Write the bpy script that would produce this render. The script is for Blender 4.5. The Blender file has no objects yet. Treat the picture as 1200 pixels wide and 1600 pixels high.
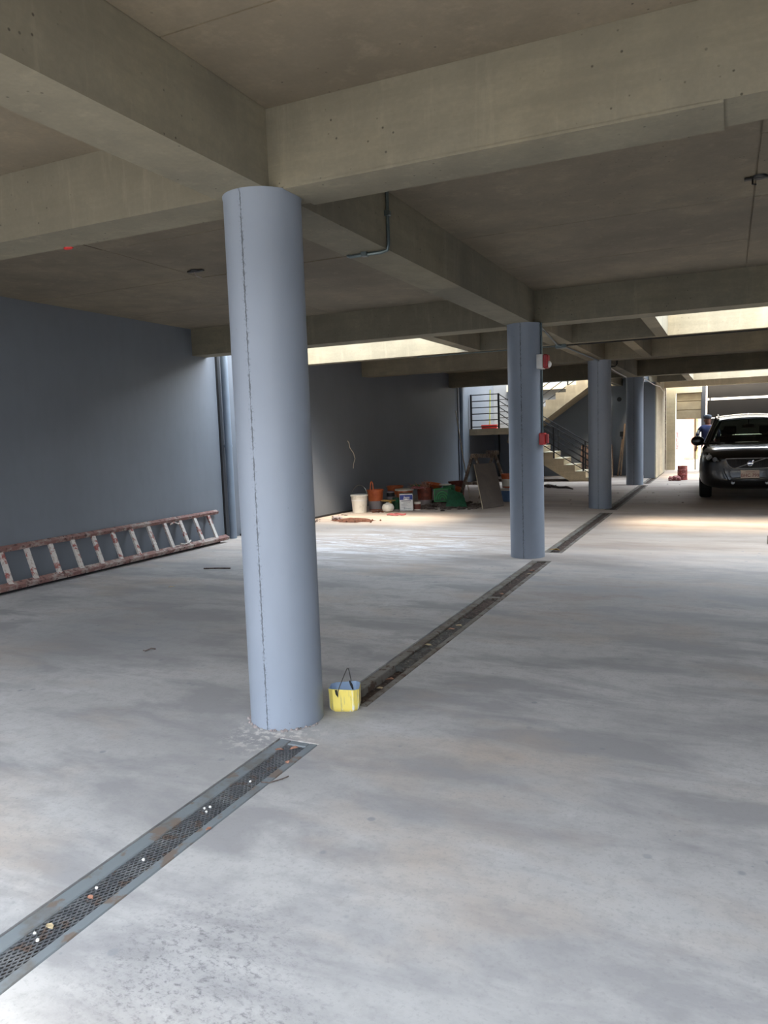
import bpy, bmesh, math, random
from mathutils import Vector, Matrix
random.seed(7)
sc = bpy.context.scene
COL = sc.collection
# ------------------------------------------------------------ camera
yaw, pitch, roll = -0.4315, 0.1033, -0.0347
fw = Vector((math.sin(yaw)*math.cos(pitch), math.cos(yaw)*math.cos(pitch), -math.sin(pitch)))
r0 = Vector((math.cos(yaw), -math.sin(yaw), 0)); u0 = r0.cross(fw)
rr = math.cos(roll)*r0 + math.sin(roll)*u0
uu = -math.sin(roll)*r0 + math.cos(roll)*u0
cam = bpy.data.cameras.new('camera'); camo = bpy.data.objects.new('camera', cam); COL.objects.link(camo)
camo.matrix_world = Matrix(((rr.x, uu.x, -fw.x, 0), (rr.y, uu.y, -fw.y, 0), (rr.z, uu.z, -fw.z, 1.55), (0, 0, 0, 1)))
cam.sensor_fit = 'VERTICAL'; cam.sensor_height = 36.0; cam.lens = 1171.15/1600*36.0
cam.clip_end = 300; cam.clip_start = 0.05
sc.camera = camo
# ------------------------------------------------------------ sky
w = bpy.data.worlds.new('sky'); sc.world = w; w.use_nodes = True
nt = w.node_tree; nt.nodes.clear()
out = nt.nodes.new('ShaderNodeOutputWorld'); bg = nt.nodes.new('ShaderNodeBackground')
tc = nt.nodes.new('ShaderNodeTexCoord'); sx = nt.nodes.new('ShaderNodeSeparateXYZ'); cr = nt.nodes.new('ShaderNodeValToRGB')
nt.links.new(tc.outputs['Generated'], sx.inputs[0]); nt.links.new(sx.outputs['Z'], cr.inputs[0])
cr.color_ramp.elements[0].position = 0.0; cr.color_ramp.elements[0].color = (0.97, 0.97, 1.0, 1)
cr.color_ramp.elements[1].position = 0.8; cr.color_ramp.elements[1].color = (0.78, 0.89, 1.0, 1)
nt.links.new(cr.outputs[0], bg.inputs[0]); bg.inputs[1].default_value = 10.0
nt.links.new(bg.outputs[0], out.inputs[0])
sun = bpy.data.lights.new('sun', 'SUN'); sun.energy = 8.5; sun.angle = math.radians(16); sun.color = (1.0, 0.86, 0.66)
suno = bpy.data.objects.new('sun', sun); COL.objects.link(suno)
suno.rotation_euler = Vector((-0.25, 0.62, -1.0)).to_track_quat('-Z', 'Y').to_euler()
# ------------------------------------------------------------ exposure
sc.view_settings.view_transform = 'Standard'; sc.view_settings.look = 'None'
sc.view_settings.gamma = 1.0; sc.view_settings.use_curve_mapping = False
sc.view_settings.exposure = 0.3
sc.cycles.max_bounces = 14; sc.cycles.diffuse_bounces = 10; sc.cycles.sample_clamp_indirect = 12
sc.cycles.use_denoising = True
sc.cycles.caustics_reflective = False; sc.cycles.caustics_refractive = False

# ------------------------------------------------------------ materials
def s2l(c):
    return tuple(((v/255)/12.92 if v <= 10 else (((v/255)+0.055)/1.055)**2.4) for v in c)

class NM:
    def __init__(s, name):
        s.m = bpy.data.materials.new(name); s.m.use_nodes = True
        s.t = s.m.node_tree; s.b = s.t.nodes['Principled BSDF']; s.tc = s.t.nodes.new('ShaderNodeTexCoord')
    def n(s, typ, **k):
        x = s.t.nodes.new(typ)
        for a, v in k.items(): setattr(x, a, v)
        return x
    def l(s, a, b): s.t.links.new(a, b)
    def mapping(s, scale=(1, 1, 1), rot=(0, 0, 0), src='Object'):
        mp = s.n('ShaderNodeMapping'); mp.inputs['Scale'].default_value = scale; mp.inputs['Rotation'].default_value = rot
        s.l(s.tc.outputs[src], mp.inputs[0]); return mp.outputs[0]
    def noise(s, scale, detail=4, rough=0.55, vec=None, dist=0.0):
        x = s.n('ShaderNodeTexNoise'); x.inputs['Scale'].default_value = scale; x.inputs['Detail'].default_value = detail
        x.inputs['Roughness'].default_value = rough; x.inputs['Distortion'].default_value = dist
        s.l(vec if vec is not None else s.tc.outputs['Object'], x.inputs['Vector']); return x.outputs['Fac']
    def ramp(s, fac, stops):
        x = s.n('ShaderNodeValToRGB'); e = x.color_ramp.elements
        while len(e) < len(stops): e.new(0.5)
        for el, (p, c) in zip(e, stops):
            el.position = p; el.color = (c, c, c, 1) if isinstance(c, (int, float)) else tuple(c)+(1,)
        s.l(fac, x.inputs[0]); return x.outputs[0]
    def mix(s, fac, a, b, blend='MIX'):
        x = s.n('ShaderNodeMix', data_type='RGBA', blend_type=blend)
        for i, v in ((0, fac), (6, a), (7, b)):
            if isinstance(v, (int, float)): x.inputs[i].default_value = v if i == 0 else (v, v, v, 1)
            elif isinstance(v, tuple): x.inputs[i].default_value = v+(1,)
            else: s.l(v, x.inputs[i])
        return x.outputs[2]
    def math(s, op, a, b=0.0, c=0.0):
        x = s.n('ShaderNodeMath', operation=op)
        for i, v in enumerate((a, b, c)):
            if isinstance(v, (int, float)): x.inputs[i].default_value = v
            else: s.l(v, x.inputs[i])
        return x.outputs[0]
    def bump(s, h, strength=0.3, dist=0.01, normal=None):
        x = s.n('ShaderNodeBump'); x.inputs['Strength'].default_value = strength; x.inputs['Distance'].default_value = dist
        s.l(h, x.inputs['Height'])
        if normal is not None: s.l(normal, x.inputs['Normal'])
        s.l(x.outputs[0], s.b.inputs['Normal']); return x.outputs[0]
    def col(s, c):
        if isinstance(c, tuple): s.b.inputs['Base Color'].default_value = c+(1,)
        else: s.l(c, s.b.inputs['Base Color'])
    def rough(s, v):
        if isinstance(v, (int, float)): s.b.inputs['Roughness'].default_value = v
        else: s.l(v, s.b.inputs['Roughness'])

def simple(name, rgb, rough=0.6, metal=0.0, var=0.12, scale=8, bump=0.0, emit=0):
    M = NM(name); c = s2l(rgb)
    f = M.noise(scale, 4)
    lo = tuple(v*(1-var) for v in c); hi = tuple(min(1, v*(1+var)) for v in c)
    M.col(M.ramp(f, [(0.3, lo), (0.7, hi)])); M.rough(rough); M.b.inputs['Metallic'].default_value = metal
    if bump: M.bump(M.noise(scale*6, 3), bump, 0.004)
    return M.m

def worn(name, rgb1, rgb2, lo=0.48, hi=0.56, scale=9, rough=0.7, rgb3=None, stretch=(1, 1, 1)):
    M = NM(name); v = M.mapping(stretch)
    oi = M.n('ShaderNodeObjectInfo'); va = M.n('ShaderNodeVectorMath', operation='ADD'); M.l(v, va.inputs[0])
    M.l(M.math('MULTIPLY', oi.outputs['Random'], 37.0), va.inputs[1]); v = va.outputs[0]
    f = M.noise(scale, 6, 0.65, v)
    c = M.mix(M.ramp(f, [(lo, 0.0), (hi, 1.0)]), s2l(rgb1), s2l(rgb2))
    if rgb3: c = M.mix(M.ramp(M.noise(scale*2.7, 5, 0.6, v), [(0.56, 0.0), (0.62, 1.0)]), c, s2l(rgb3))
    M.col(c); M.rough(rough); M.bump(f, 0.25, 0.004)
    return M.m

def concrete_soffit(name, base, stain=0.6):
    M = NM(name); b = s2l(base)
    n1 = M.noise(0.55, 5, 0.6); n2 = M.noise(3.2, 6, 0.6, M.mapping((1, 1, 0.5))); n3 = M.noise(40, 4, 0.6)
    c = M.ramp(n1, [(0.32, tuple(v*0.62 for v in b)), (0.5, b), (0.68, (b[0]*1.3, b[1]*1.26, b[2]*1.18))])
    c = M.mix(M.ramp(n2, [(0.35, 0.35), (0.6, 0.0)]), c, tuple(v*0.62 for v in b))
    c = M.mix(M.ramp(n3, [(0.4, 0.12), (0.7, 0.0)]), c, (0.05, 0.045, 0.04))
    vo = M.n('ShaderNodeTexVoronoi'); vo.inputs['Scale'].default_value = 17; M.l(M.tc.outputs['Object'], vo.inputs['Vector'])
    c = M.mix(M.ramp(M.noise(2.2, 7, 0.7, M.mapping((0.35, 0.35, 2.2))), [(0.42, 0.4), (0.58, 0.0)]), c, tuple(v*0.6 for v in b))
    c = M.mix(M.ramp(M.noise(7, 6, 0.7, M.mapping((1, 1, 0.12))), [(0.55, 0.0), (0.75, 0.3)]), c, tuple(min(1, v*1.6) for v in b))
    msk = M.math('MULTIPLY', M.ramp(vo.outputs['Distance'], [(0.06, 1.0), (0.11, 0.0)]), M.ramp(M.noise(1.9, 4), [(0.50, 0.0), (0.56, 1.0)]))
    c = M.mix(msk, c, tuple(v*0.3 for v in b))
    M.col(c); M.rough(0.85)
    h = M.math('SUBTRACT', M.math('ADD', n2, M.math('MULTIPLY', n3, 0.15)), M.math('MULTIPLY', msk, 0.5))
    M.bump(h, 0.35, 0.01)
    return M.m
M_SLAB = concrete_soffit('bare_concrete_slab', (134, 124, 107))
M_BEAM = concrete_soffit('bare_concrete_beam', (135, 129, 112))
M_CREAM = concrete_soffit('pale_concrete', (206, 196, 172))

def paint(name, rgb, seam=False):
    M = NM(name); b = s2l(rgb)
    n1 = M.noise(0.8, 4); n2 = M.noise(9, 5, 0.6, M.mapping((1, 1, 0.35))); n3 = M.noise(70, 3)
    c = M.ramp(n1, [(0.3, tuple(v*0.93 for v in b)), (0.7, tuple(v*1.06 for v in b))])
    c = M.mix(M.ramp(n2, [(0.3, 0.16), (0.55, 0.0)]), c, tuple(v*0.75 for v in b))
    h = M.math('MULTIPLY', n3, 0.12)
    if seam:
        s = M.n('ShaderNodeSeparateXYZ'); M.l(M.tc.outputs['Object'], s.inputs[0])
        ang = M.math('ARCTAN2', s.outputs['X'], M.math('MULTIPLY', s.outputs['Y'], -1.0))
        arc = M.math('MULTIPLY', ang, 0.2)
        wob = M.math('MULTIPLY', M.math('SUBTRACT', M.noise(30, 6, 0.8, M.mapping((0, 0, 1))), 0.5), 0.022)
        dd = M.math('ABSOLUTE', M.math('SUBTRACT', arc, wob))
        wid = M.math('ADD', M.math('MULTIPLY', M.ramp(M.noise(14, 6, 0.7), [(0.4, 0.0), (0.6, 1.0)]), 0.0048), 0.0007)
        line = M.math('LESS_THAN', dd, wid)
        chip = M.math('MULTIPLY', M.ramp(M.noise(75, 3), [(0.56, 0.0), (0.60, 1.0)]), M.ramp(dd, [(0.0, 1.0), (0.022, 0.0)]))
        vo = M.n('ShaderNodeTexVoronoi'); vo.inputs['Scale'].default_value = 14; M.l(M.tc.outputs['Object'], vo.inputs['Vector'])
        pit = M.math('MULTIPLY', M.ramp(vo.outputs['Distance'], [(0.035, 1.0), (0.06, 0.0)]), M.ramp(M.noise(2.1, 3), [(0.5, 0.0), (0.58, 1.0)]))
        k = M.math('MAXIMUM', M.math('MAXIMUM', line, M.math('MULTIPLY', chip, 0.6)), M.math('MULTIPLY', pit, 0.6))
        c = M.mix(k, c, tuple(v*0.35 for v in b)); h = M.math('SUBTRACT', h, M.math('MULTIPLY', k, 0.6))
    M.col(c); M.rough(0.55); M.bump(h, 0.4, 0.004)
    return M.m
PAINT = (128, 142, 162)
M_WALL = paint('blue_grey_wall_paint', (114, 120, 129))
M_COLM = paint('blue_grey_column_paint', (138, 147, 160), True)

def floor_mat():
    M = NM('power_floated_concrete'); b = s2l((184, 183, 183))
    vs = M.mapping((0.7, 1.3, 1), (0, 0, 0.25))
    n1 = M.noise(0.45, 5, 0.6, vs, 0.4); n2 = M.noise(1.7, 7, 0.62, M.mapping((0.6, 1.6, 1), (0, 0, 0.3)), 0.35)
    n3 = M.noise(11, 6, 0.7); n4 = M.noise(160, 3, 0.6)
    c = M.ramp(n1, [(0.34, tuple(v*0.74 for v in b)), (0.47, tuple(v*0.92 for v in b)), (0.66, tuple(min(1, v*1.15) for v in b))])
    c = M.mix(M.ramp(n2, [(0.40, 0.75), (0.54, 0.0)]), c, (b[0]*0.60, b[1]*0.60, b[2]*0.62))
    c = M.mix(M.ramp(n2, [(0.6, 0.0), (0.72, 0.4)]), c, s2l((205, 205, 208)))
    c = M.mix(M.ramp(M.noise(0.9, 4, 0.6, vs), [(0.52, 0.0), (0.7, 0.55)]), c, s2l((182, 165, 148)))
    c = M.mix(M.ramp(n3, [(0.35, 0.35), (0.52, 0.0)]), c, tuple(v*0.62 for v in b))
    c = M.mix(M.ramp(M.noise(55, 4, 0.7), [(0.34, 0.4), (0.46, 0.0)]), c, tuple(v*0.6 for v in b))
    # warmer tone and pale smears across the floor beyond the second bay
    s = M.n('ShaderNodeSeparateXYZ'); M.l(M.tc.outputs['Object'], s.inputs[0])
    yy = s.outputs['Y']; xx = s.outputs['X']
    band = M.ramp(M.math('DIVIDE', M.math('ADD', yy, M.math('MULTIPLY', M.math('SUBTRACT', n2, 0.5), 3.0)), 30.0), [(0.24, 0.0), (0.34, 0.75), (0.5, 0.6), (0.9, 0.7)])
    c = M.mix(band, c, M.ramp(M.noise(1.3, 6, 0.65, M.mapping((0.4, 1.5, 1))), [(0.3, s2l((160, 138, 122))), (0.55, s2l((190, 172, 156))), (0.75, s2l((200, 188, 176)))]))
    def blob(x, y, r):
        dx = M.math('SUBTRACT', xx, x); dy = M.math('SUBTRACT', yy, y)
        d = M.math('SQRT', M.math('ADD', M.math('MULTIPLY', dx, dx), M.math('MULTIPLY', dy, dy)))
        return M.ramp(M.math('DIVIDE', d, r), [(0.35, 1.0), (1.0, 0.0)])
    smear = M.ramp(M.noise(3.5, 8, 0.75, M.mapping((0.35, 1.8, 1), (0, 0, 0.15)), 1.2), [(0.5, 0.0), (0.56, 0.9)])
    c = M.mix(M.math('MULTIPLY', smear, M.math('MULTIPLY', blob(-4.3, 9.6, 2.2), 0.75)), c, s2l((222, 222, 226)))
    # scuffed rough grey patch near the drain
    scuff = M.math('MULTIPLY', M.ramp(M.noise(34, 9, 0.8, M.mapping((1, 1.5, 1), (0, 0, 0.5)), 0.2), [(0.50, 0.0), (0.62, 1.0)]), M.math('MAXIMUM', blob(-1.42, 1.62, 0.42), blob(-1.1, 1.42, 0.3)))
    c = M.mix(M.math('MULTIPLY', scuff, 0.75), c, s2l((104, 104, 108)))
    c = M.mix(M.math('MULTIPLY', M.ramp(M.noise(18, 6, 0.7), [(0.5, 0.0), (0.6, 1.0)]), M.math('MULTIPLY', blob(-2.15, 3.2, 0.32), 0.7)), c, s2l((225, 220, 214)))
    c = M.mix(M.math('MULTIPLY', M.ramp(n2, [(0.4, 0.0), (0.6, 0.6)]), blob(-4.6, 4.6, 1.3)), c, s2l((140, 143, 148)))
    c = M.mix(M.math('MULTIPLY', M.ramp(n2, [(0.42, 0.0), (0.6, 0.5)]), blob(-1.0, 6.8, 1.6)), c, s2l((140, 128, 122)))
    vo = M.n('ShaderNodeTexVoronoi'); vo.inputs['Scale'].default_value = 5.5; M.l(M.tc.outputs['Object'], vo.inputs['Vector'])
    sp = M.math('MULTIPLY', M.ramp(vo.outputs['Distance'], [(0.07, 1.0), (0.11, 0.0)]), M.ramp(M.noise(1.4, 2), [(0.48, 0.0), (0.56, 0.7)]))
    vo2 = M.n('ShaderNodeTexVoronoi'); vo2.inputs['Scale'].default_value = 19; M.l(M.tc.outputs['Object'], vo2.inputs['Vector'])
    sp2 = M.math('MULTIPLY', M.ramp(vo2.outputs['Distance'], [(0.08, 0.6), (0.12, 0.0)]), M.ramp(M.noise(2.3, 2), [(0.55, 0.0), (0.62, 1.0)]))
    c = M.mix(M.math('MAXIMUM', sp, sp2), c, s2l((138, 142, 146)))
    M.col(c)
    M.rough(M.ramp(n2, [(0.3, 0.70), (0.7, 0.88)])); M.b.inputs['Specular IOR Level'].default_value = 0.25
    h = M.math('ADD', M.math('MULTIPLY', n4, 0.15), M.math('ADD', M.math('MULTIPLY', n3, 0.25), M.math('MULTIPLY', scuff, -0.8)))
    M.bump(h, 0.3, 0.004)
    return M.m
M_FLOOR = floor_mat()
M_GROUND = simple('outdoor_concrete_ground', (140, 130, 116), 0.8, scale=1.5)
M_DARKSTEEL = simple('dark_painted_steel', (30, 30, 33), 0.8, scale=20)
M_GRATE = worn('expanded_steel_mesh', (88, 90, 94), (112, 114, 116), 0.45, 0.6, 6, 0.5, (96, 84, 78))
M_FRAME = worn('galvanised_drain_edge', (120, 127, 132), (104, 98, 92), 0.5, 0.66, 4, 0.6, (116, 104, 96))
M_FRAME2 = worn('cement_stained_drain_edge', (122, 118, 112), (98, 88, 78), 0.45, 0.6, 6, 0.8, (84, 68, 58))
M_MUD = worn('damp_brown_silt', (48, 36, 32), (78, 62, 54), 0.42, 0.6, 14, 0.9, (104, 92, 82))
M_MUDG = worn('grey_silt', (82, 82, 80), (60, 54, 50), 0.45, 0.6, 16, 0.9, (120, 112, 104))
M_PITB = simple('drain_pit_dark', (20, 20, 20), 0.95)
M_STAIR = concrete_soffit('stair_concrete', (196, 178, 148))
M_PIPE = simple('painted_drainpipe', (122, 135, 150), 0.45, scale=3)
M_LADW = worn('paint_spattered_ladder_rung', (196, 190, 184), (150, 86, 80), 0.53, 0.58, 12, 0.75, (168, 158, 150))
M_LADR = worn('weathered_red_ladder_rail', (136, 102, 96), (168, 156, 148), 0.48, 0.6, 7, 0.8, (92, 68, 64))
M_YEL = worn('yellow_paint_streaked', (242, 220, 112), (224, 226, 226), 0.56, 0.62, 24, 0.55, (205, 190, 120), (1, 1, 0.12))
M_CANIN = simple('pale_blue_plastic_inside', (150, 172, 200), 0.5)
M_WIRE = simple('galvanised_wire', (120, 118, 112), 0.35, 0.8)
M_ORANGE = worn('orange_plastic', (198, 104, 56), (176, 84, 44), 0.4, 0.6, 6, 0.5)
M_BROWNB = worn('grubby_red_brown_plastic', (142, 72, 56), (104, 56, 46), 0.4, 0.6, 9, 0.6)
M_WHITEP = worn('grubby_white_plastic', (226, 220, 208), (200, 192, 178), 0.5, 0.65, 6, 0.5)
M_GREYL = simple('pale_grey_label', (150, 140, 138), 0.6)
M_GREENC = worn('green_plastic', (42, 124, 70), (30, 92, 52), 0.4, 0.6, 12, 0.5)
M_GREENL = simple('bright_green_plastic', (66, 158, 92), 0.5)
M_GREEND = worn('dark_green_sheet', (28, 76, 52), (40, 96, 68), 0.4, 0.6, 8, 0.7)
M_BLUE = simple('navy_blue_print', (36, 56, 130), 0.45)
M_BLUEP = worn('blue_plastic', (78, 112, 158), (98, 128, 166), 0.4, 0.6, 8, 0.5)
M_WHITE = simple('white_paint', (228, 226, 222), 0.5)
M_INK = simple('grey_ink', (96, 98, 108), 0.6)
M_BLACK = simple('black_plastic', (26, 26, 28), 0.5)
M_DGREEN = simple('dark_green_tin', (46, 88, 62), 0.45, scale=30)
M_WOODY = worn('yellowish_board', (204, 166, 92), (170, 128, 66), 0.4, 0.6, 12, 0.7)
M_WOODG = worn('cement_spattered_timber', (128, 110, 96), (92, 76, 66), 0.42, 0.58, 16, 0.85, (172, 164, 154), (1, 1, 0.3))
M_PANEL = worn('grey_fibre_cement_board', (122, 112, 104), (112, 102, 96), 0.4, 0.6, 3, 0.8)
M_PANELE = simple('pale_board_edge', (196, 184, 160), 0.8)
M_DIRT = worn('red_brown_soil', (112, 72, 54), (84, 54, 42), 0.42, 0.6, 20, 0.95)
M_RUBB = worn('grey_brown_rubble', (104, 92, 86), (72, 60, 56), 0.42, 0.6, 25, 0.95)
M_LEAF = worn('dry_leaf', (186, 140, 118), (150, 104, 84), 0.4, 0.6, 40, 0.8)
M_TAN = simple('tan_leaf', (190, 172, 138), 0.8)
M_PEBB = simple('white_pebble', (226, 224, 220), 0.7)
M_RED = simple('red_plastic', (198, 48, 46), 0.4)
M_DRED = simple('dark_red_plastic', (150, 36, 40), 0.4)
M_PINK = worn('faded_pink_cloth', (168, 92, 94), (140, 84, 84), 0.4, 0.6, 20, 0.9)
M_MAROON = worn('maroon_cloth', (136, 72, 74), (164, 120, 116), 0.45, 0.6, 14, 0.9)
M_YST = simple('yellow_broom_stick', (206, 206, 96), 0.5)
M_RUSTD = worn('rusty_red_drum', (152, 66, 56), (112, 52, 48), 0.42, 0.6, 8, 0.6, (176, 132, 120))
M_BROWNW = worn('brown_plywood', (104, 80, 68), (84, 64, 54), 0.4, 0.6, 5, 0.8, None, (3, 3, 0.4))
M_PLANKW = worn('bare_timber_strip', (190, 162, 136), (160, 130, 104), 0.4, 0.6, 10, 0.8, None, (4, 4, 0.5))
M_GATE = simple('brown_grey_gate_panel', (48, 44, 41), 0.5, scale=1.5)
M_GATEB = worn('taupe_gate_board', (176, 164, 140), (160, 148, 126), 0.4, 0.6, 2, 0.6)
M_POST = simple('slate_blue_post', (82, 86, 96), 0.6)
M_CONDUIT = simple('grey_green_steel_conduit', (96, 108, 110), 0.35, 0.6)
M_CLAY = worn('street_wall_render', (232, 222, 205), (214, 200, 180), 0.4, 0.6, 1.2, 0.9)
M_PINKW = simple('faded_red_door', (196, 118, 100), 0.8)
M_SKIN = simple('skin', (150, 104, 84), 0.6, var=0.05)
M_NAVY = simple('navy_blue_shirt', (52, 62, 104), 0.85, scale=12)
M_TROUS = simple('dark_trousers', (40, 38, 44), 0.9)
M_CAP = simple('grey_flat_cap_cloth', (82, 88, 98), 0.9)
M_SHOE = simple('dark_shoe_leather', (30, 28, 28), 0.6)

def glossy(name, rgb, rough=0.12, metal=0.0, coat=1.0):
    M = NM(name); M.col(s2l(rgb)); n = M.noise(3, 3); M.rough(M.ramp(n, [(0.3, rough), (0.7, rough+0.06)]))
    M.b.inputs['Metallic'].default_value = metal; M.b.inputs['Coat Weight'].default_value = coat; M.b.inputs['Coat Roughness'].default_value = 0.06
    return M.m
M_CAR = glossy('black_car_paint', (22, 22, 24), 0.3)
M_CHROME = glossy('chrome', (210, 210, 212), 0.12, 1.0, 0)
M_ALLOY = glossy('alloy_wheel', (150, 152, 156), 0.3, 0.9, 0)
M_SATIN = simple('satin_chrome', (205, 206, 210), 0.3, 0.35)
M_TYRE = simple('tyre_rubber', (30, 30, 31), 0.85, scale=30)
M_CARTRIM = simple('car_black_trim', (18, 18, 19), 0.5)
def glass(name, tint, rough=0.02):
    M = NM(name); M.t.nodes.remove(M.b)
    o = M.t.nodes['Material Output']; tr = M.n('ShaderNodeBsdfTransparent'); gl = M.n('ShaderNodeBsdfGlossy'); mx = M.n('ShaderNodeMixShader')
    fr = M.n('ShaderNodeFresnel'); fr.inputs[0].default_value = 1.5
    tr.inputs[0].default_value = tint+(1,); gl.inputs['Roughness'].default_value = rough
    M.l(fr.outputs[0], mx.inputs[0]); M.l(tr.outputs[0], mx.inputs[1]); M.l(gl.outputs[0], mx.inputs[2]); M.l(mx.outputs[0], o.inputs[0])
    return M.m
M_GLASS = glass('tinted_car_glass', (0.30, 0.36, 0.33))
M_LENS = glass('headlamp_lens', (0.75, 0.77, 0.8))

# ------------------------------------------------------------ mesh builder
class MB:
    def __init__(s): s.v = []; s.f = []
    def add(s, vs, fs):
        o = len(s.v); s.v += [Vector(p) for p in vs]; s.f += [tuple(i+o for i in f) for f in fs]; return s
    def box(s, x0, x1, y0, y1, z0, z1):
        return s.add([(x0, y0, z0), (x1, y0, z0), (x1, y1, z0), (x0, y1, z0), (x0, y0, z1), (x1, y0, z1), (x1, y1, z1), (x0, y1, z1)],
                     [(0, 3, 2, 1), (4, 5, 6, 7), (0, 1, 5, 4), (1, 2, 6, 5), (2, 3, 7, 6), (3, 0, 4, 7)])
    def cbox(s, x0, x1, y0, y1, z0, z1, b=0.01):
        # box with chamfered edges: 24 vertices
        bm = bmesh.new(); bmesh.ops.create_cube(bm, size=1)
        for v in bm.verts:
            v.co = Vector(((x0+x1)/2+v.co.x*(x1-x0), (y0+y1)/2+v.co.y*(y1-y0), (z0+z1)/2+v.co.z*(z1-z0)))
        bmesh.ops.bevel(bm, geom=bm.edges[:], offset=b, segments=1, affect='EDGES')
        bm.verts.ensure_lookup_table(); vs = [v.co.copy() for v in bm.verts]; fs = [[v.index for v in f.verts] for f in bm.faces]
        bm.free(); return s.add(vs, fs)
    def beam(s, a, b, wd, ht, up=(0, 0, 1)):
        a = Vector(a); b = Vector(b); d = (b-a).normalized(); up = Vector(up)
        if abs(d.dot(up)) > 0.98: up = Vector((0, 1, 0))
        x = d.cross(up).normalized()*wd/2; z = x.cross(d).normalized()*ht/2
        vs = [a-x-z, a+x-z, a+x+z, a-x+z, b-x-z, b+x-z, b+x+z, b-x+z]
        return s.add(vs, [(0, 1, 2, 3), (7, 6, 5, 4), (0, 4, 5, 1), (1, 5, 6, 2), (2, 6, 7, 3), (3, 7, 4, 0)])
    def tube(s, pts, r, n=8, closed=False):
        pts = [Vector(p) for p in pts]; N = len(pts); rs = r if isinstance(r, (list, tuple)) else [r]*N
        prev = None; vs = []
        for i, p in enumerate(pts):
            if closed: t = pts[(i+1) % N]-pts[i-1]
            else: t = pts[min(i+1, N-1)]-pts[max(i-1, 0)]
            t.normalize()
            if prev is None:
                a = Vector((0, 0, 1)) if abs(t.z) < 0.9 else Vector((1, 0, 0)); u = t.cross(a).normalized()
            else: u = (prev-t*prev.dot(t)).normalized()
            prev = u; v = t.cross(u)
            for k in range(n):
                th = 2*math.pi*k/n; vs.append(p+(u*math.cos(th)+v*math.sin(th))*rs[i])
        fs = []
        for i in range(N if closed else N-1):
            j = (i+1) % N
            for k in range(n): fs.append((i*n+k, i*n+(k+1) % n, j*n+(k+1) % n, j*n+k))
        if not closed: fs.append(tuple(range(n))[::-1]); fs.append(tuple((N-1)*n+k for k in range(n)))
        return s.add(vs, fs)
    def lathe(s, prof, n=24, c=(0, 0, 0), axis='Z', jit=0, caps=True):
        vs = []; c = Vector(c)
        for (r, z) in prof:
            for k in range(n):
                th = 2*math.pi*k/n; x, y = r*math.cos(th), r*math.sin(th)
                p = Vector((x, y, z)) if axis == 'Z' else (Vector((z, x, y)) if axis == 'X' else Vector((x, z, y)))
                vs.append(c+p)
        fs = []
        for i in range(len(prof)-1):
            for k in range(n): fs.append((i*n+k, i*n+(k+1) % n, (i+1)*n+(k+1) % n, (i+1)*n+k))
        if caps:
            fs.append(tuple(range(n))[::-1]); fs.append(tuple((len(prof)-1)*n+k for k in range(n)))
        return s.add(vs, fs)
    def prism(s, poly, axis, a, b):
        def P(u, v, w):
            return {'X': (w, u, v), 'Y': (u, w, v), 'Z': (u, v, w)}[axis]
        n = len(poly); vs = [P(u, v, a) for u, v in poly]+[P(u, v, b) for u, v in poly]
        return s.add(vs, [tuple(range(n))[::-1], tuple(range(n, 2*n))]+[(i, (i+1) % n, (i+1) % n+n, i+n) for i in range(n)])
    def blob(s, c, rx, ry, rz, jit=0.15, sub=2, seed=0, floor=None):
        rnd = random.Random(seed); bm = bmesh.new(); bmesh.ops.create_icosphere(bm, subdivisions=sub, radius=1)
        for v in bm.verts:
            k = 1+rnd.uniform(-jit, jit); v.co = Vector((c[0]+v.co.x*rx*k, c[1]+v.co.y*ry*k, c[2]+v.co.z*rz*k))
            if floor is not None and v.co.z < floor: v.co.z = floor
        vs = [v.co.copy() for v in bm.verts]; fs = [[v.index for v in f.verts] for f in bm.faces]; bm.free()
        return s.add(vs, fs)
    def xf(s, M):
        s.v = [M @ p for p in s.v]; return s
    def build(s, name, mat, parent=None, smooth=False, local=False, fixn=True):
        off = Vector((0, 0, 0))
        if parent is not None and not local: off = world_loc(parent)
        me = bpy.data.meshes.new(name)
        org = Vector((0, 0, 0))
        if parent is None and not local and s.v:
            xs = [p.x for p in s.v]; ys = [p.y for p in s.v]; zs = [p.z for p in s.v]
            org = Vector(((min(xs)+max(xs))/2, (min(ys)+max(ys))/2, min(zs))) if name not in KEEP0 else Vector((0, 0, 0))
        me.from_pydata([tuple(p-off-org) for p in s.v], [], s.f)
        if fixn:
            bm = bmesh.new(); bm.from_mesh(me); bmesh.ops.recalc_face_normals(bm, faces=bm.faces[:]); bm.to_mesh(me); bm.free()
        if mat is not None: me.materials.append(mat)
        if smooth:
            for p in me.polygons: p.use_smooth = True
            me.set_sharp_from_angle(angle=math.radians(38))
        o = bpy.data.objects.new(name, me); COL.objects.link(o)
        if parent is not None: o.parent = parent
        o.location = org
        return o
KEEP0 = {'floor', 'ceiling', 'ground'}
def world_loc(o):
    p = Vector((0, 0, 0))
    while o is not None: p += o.location; o = o.parent
    return p
def thing(name, label, cat, loc, group=None, rotz=0):
    o = bpy.data.objects.new(name, None); COL.objects.link(o); o.location = loc; o.rotation_euler = (0, 0, rotz)
    o.empty_display_size = 0.1
    return tag(o, label, cat, group)
def tag(o, label=None, cat=None, group=None, kind=None):
    if label: o['label'] = label
    if cat: o['category'] = cat
    if group: o['group'] = group
    if kind: o['kind'] = kind
    return o
def struct(o, label=None):
    o['kind'] = 'structure'
    if label: o['label'] = label
    return o

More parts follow.
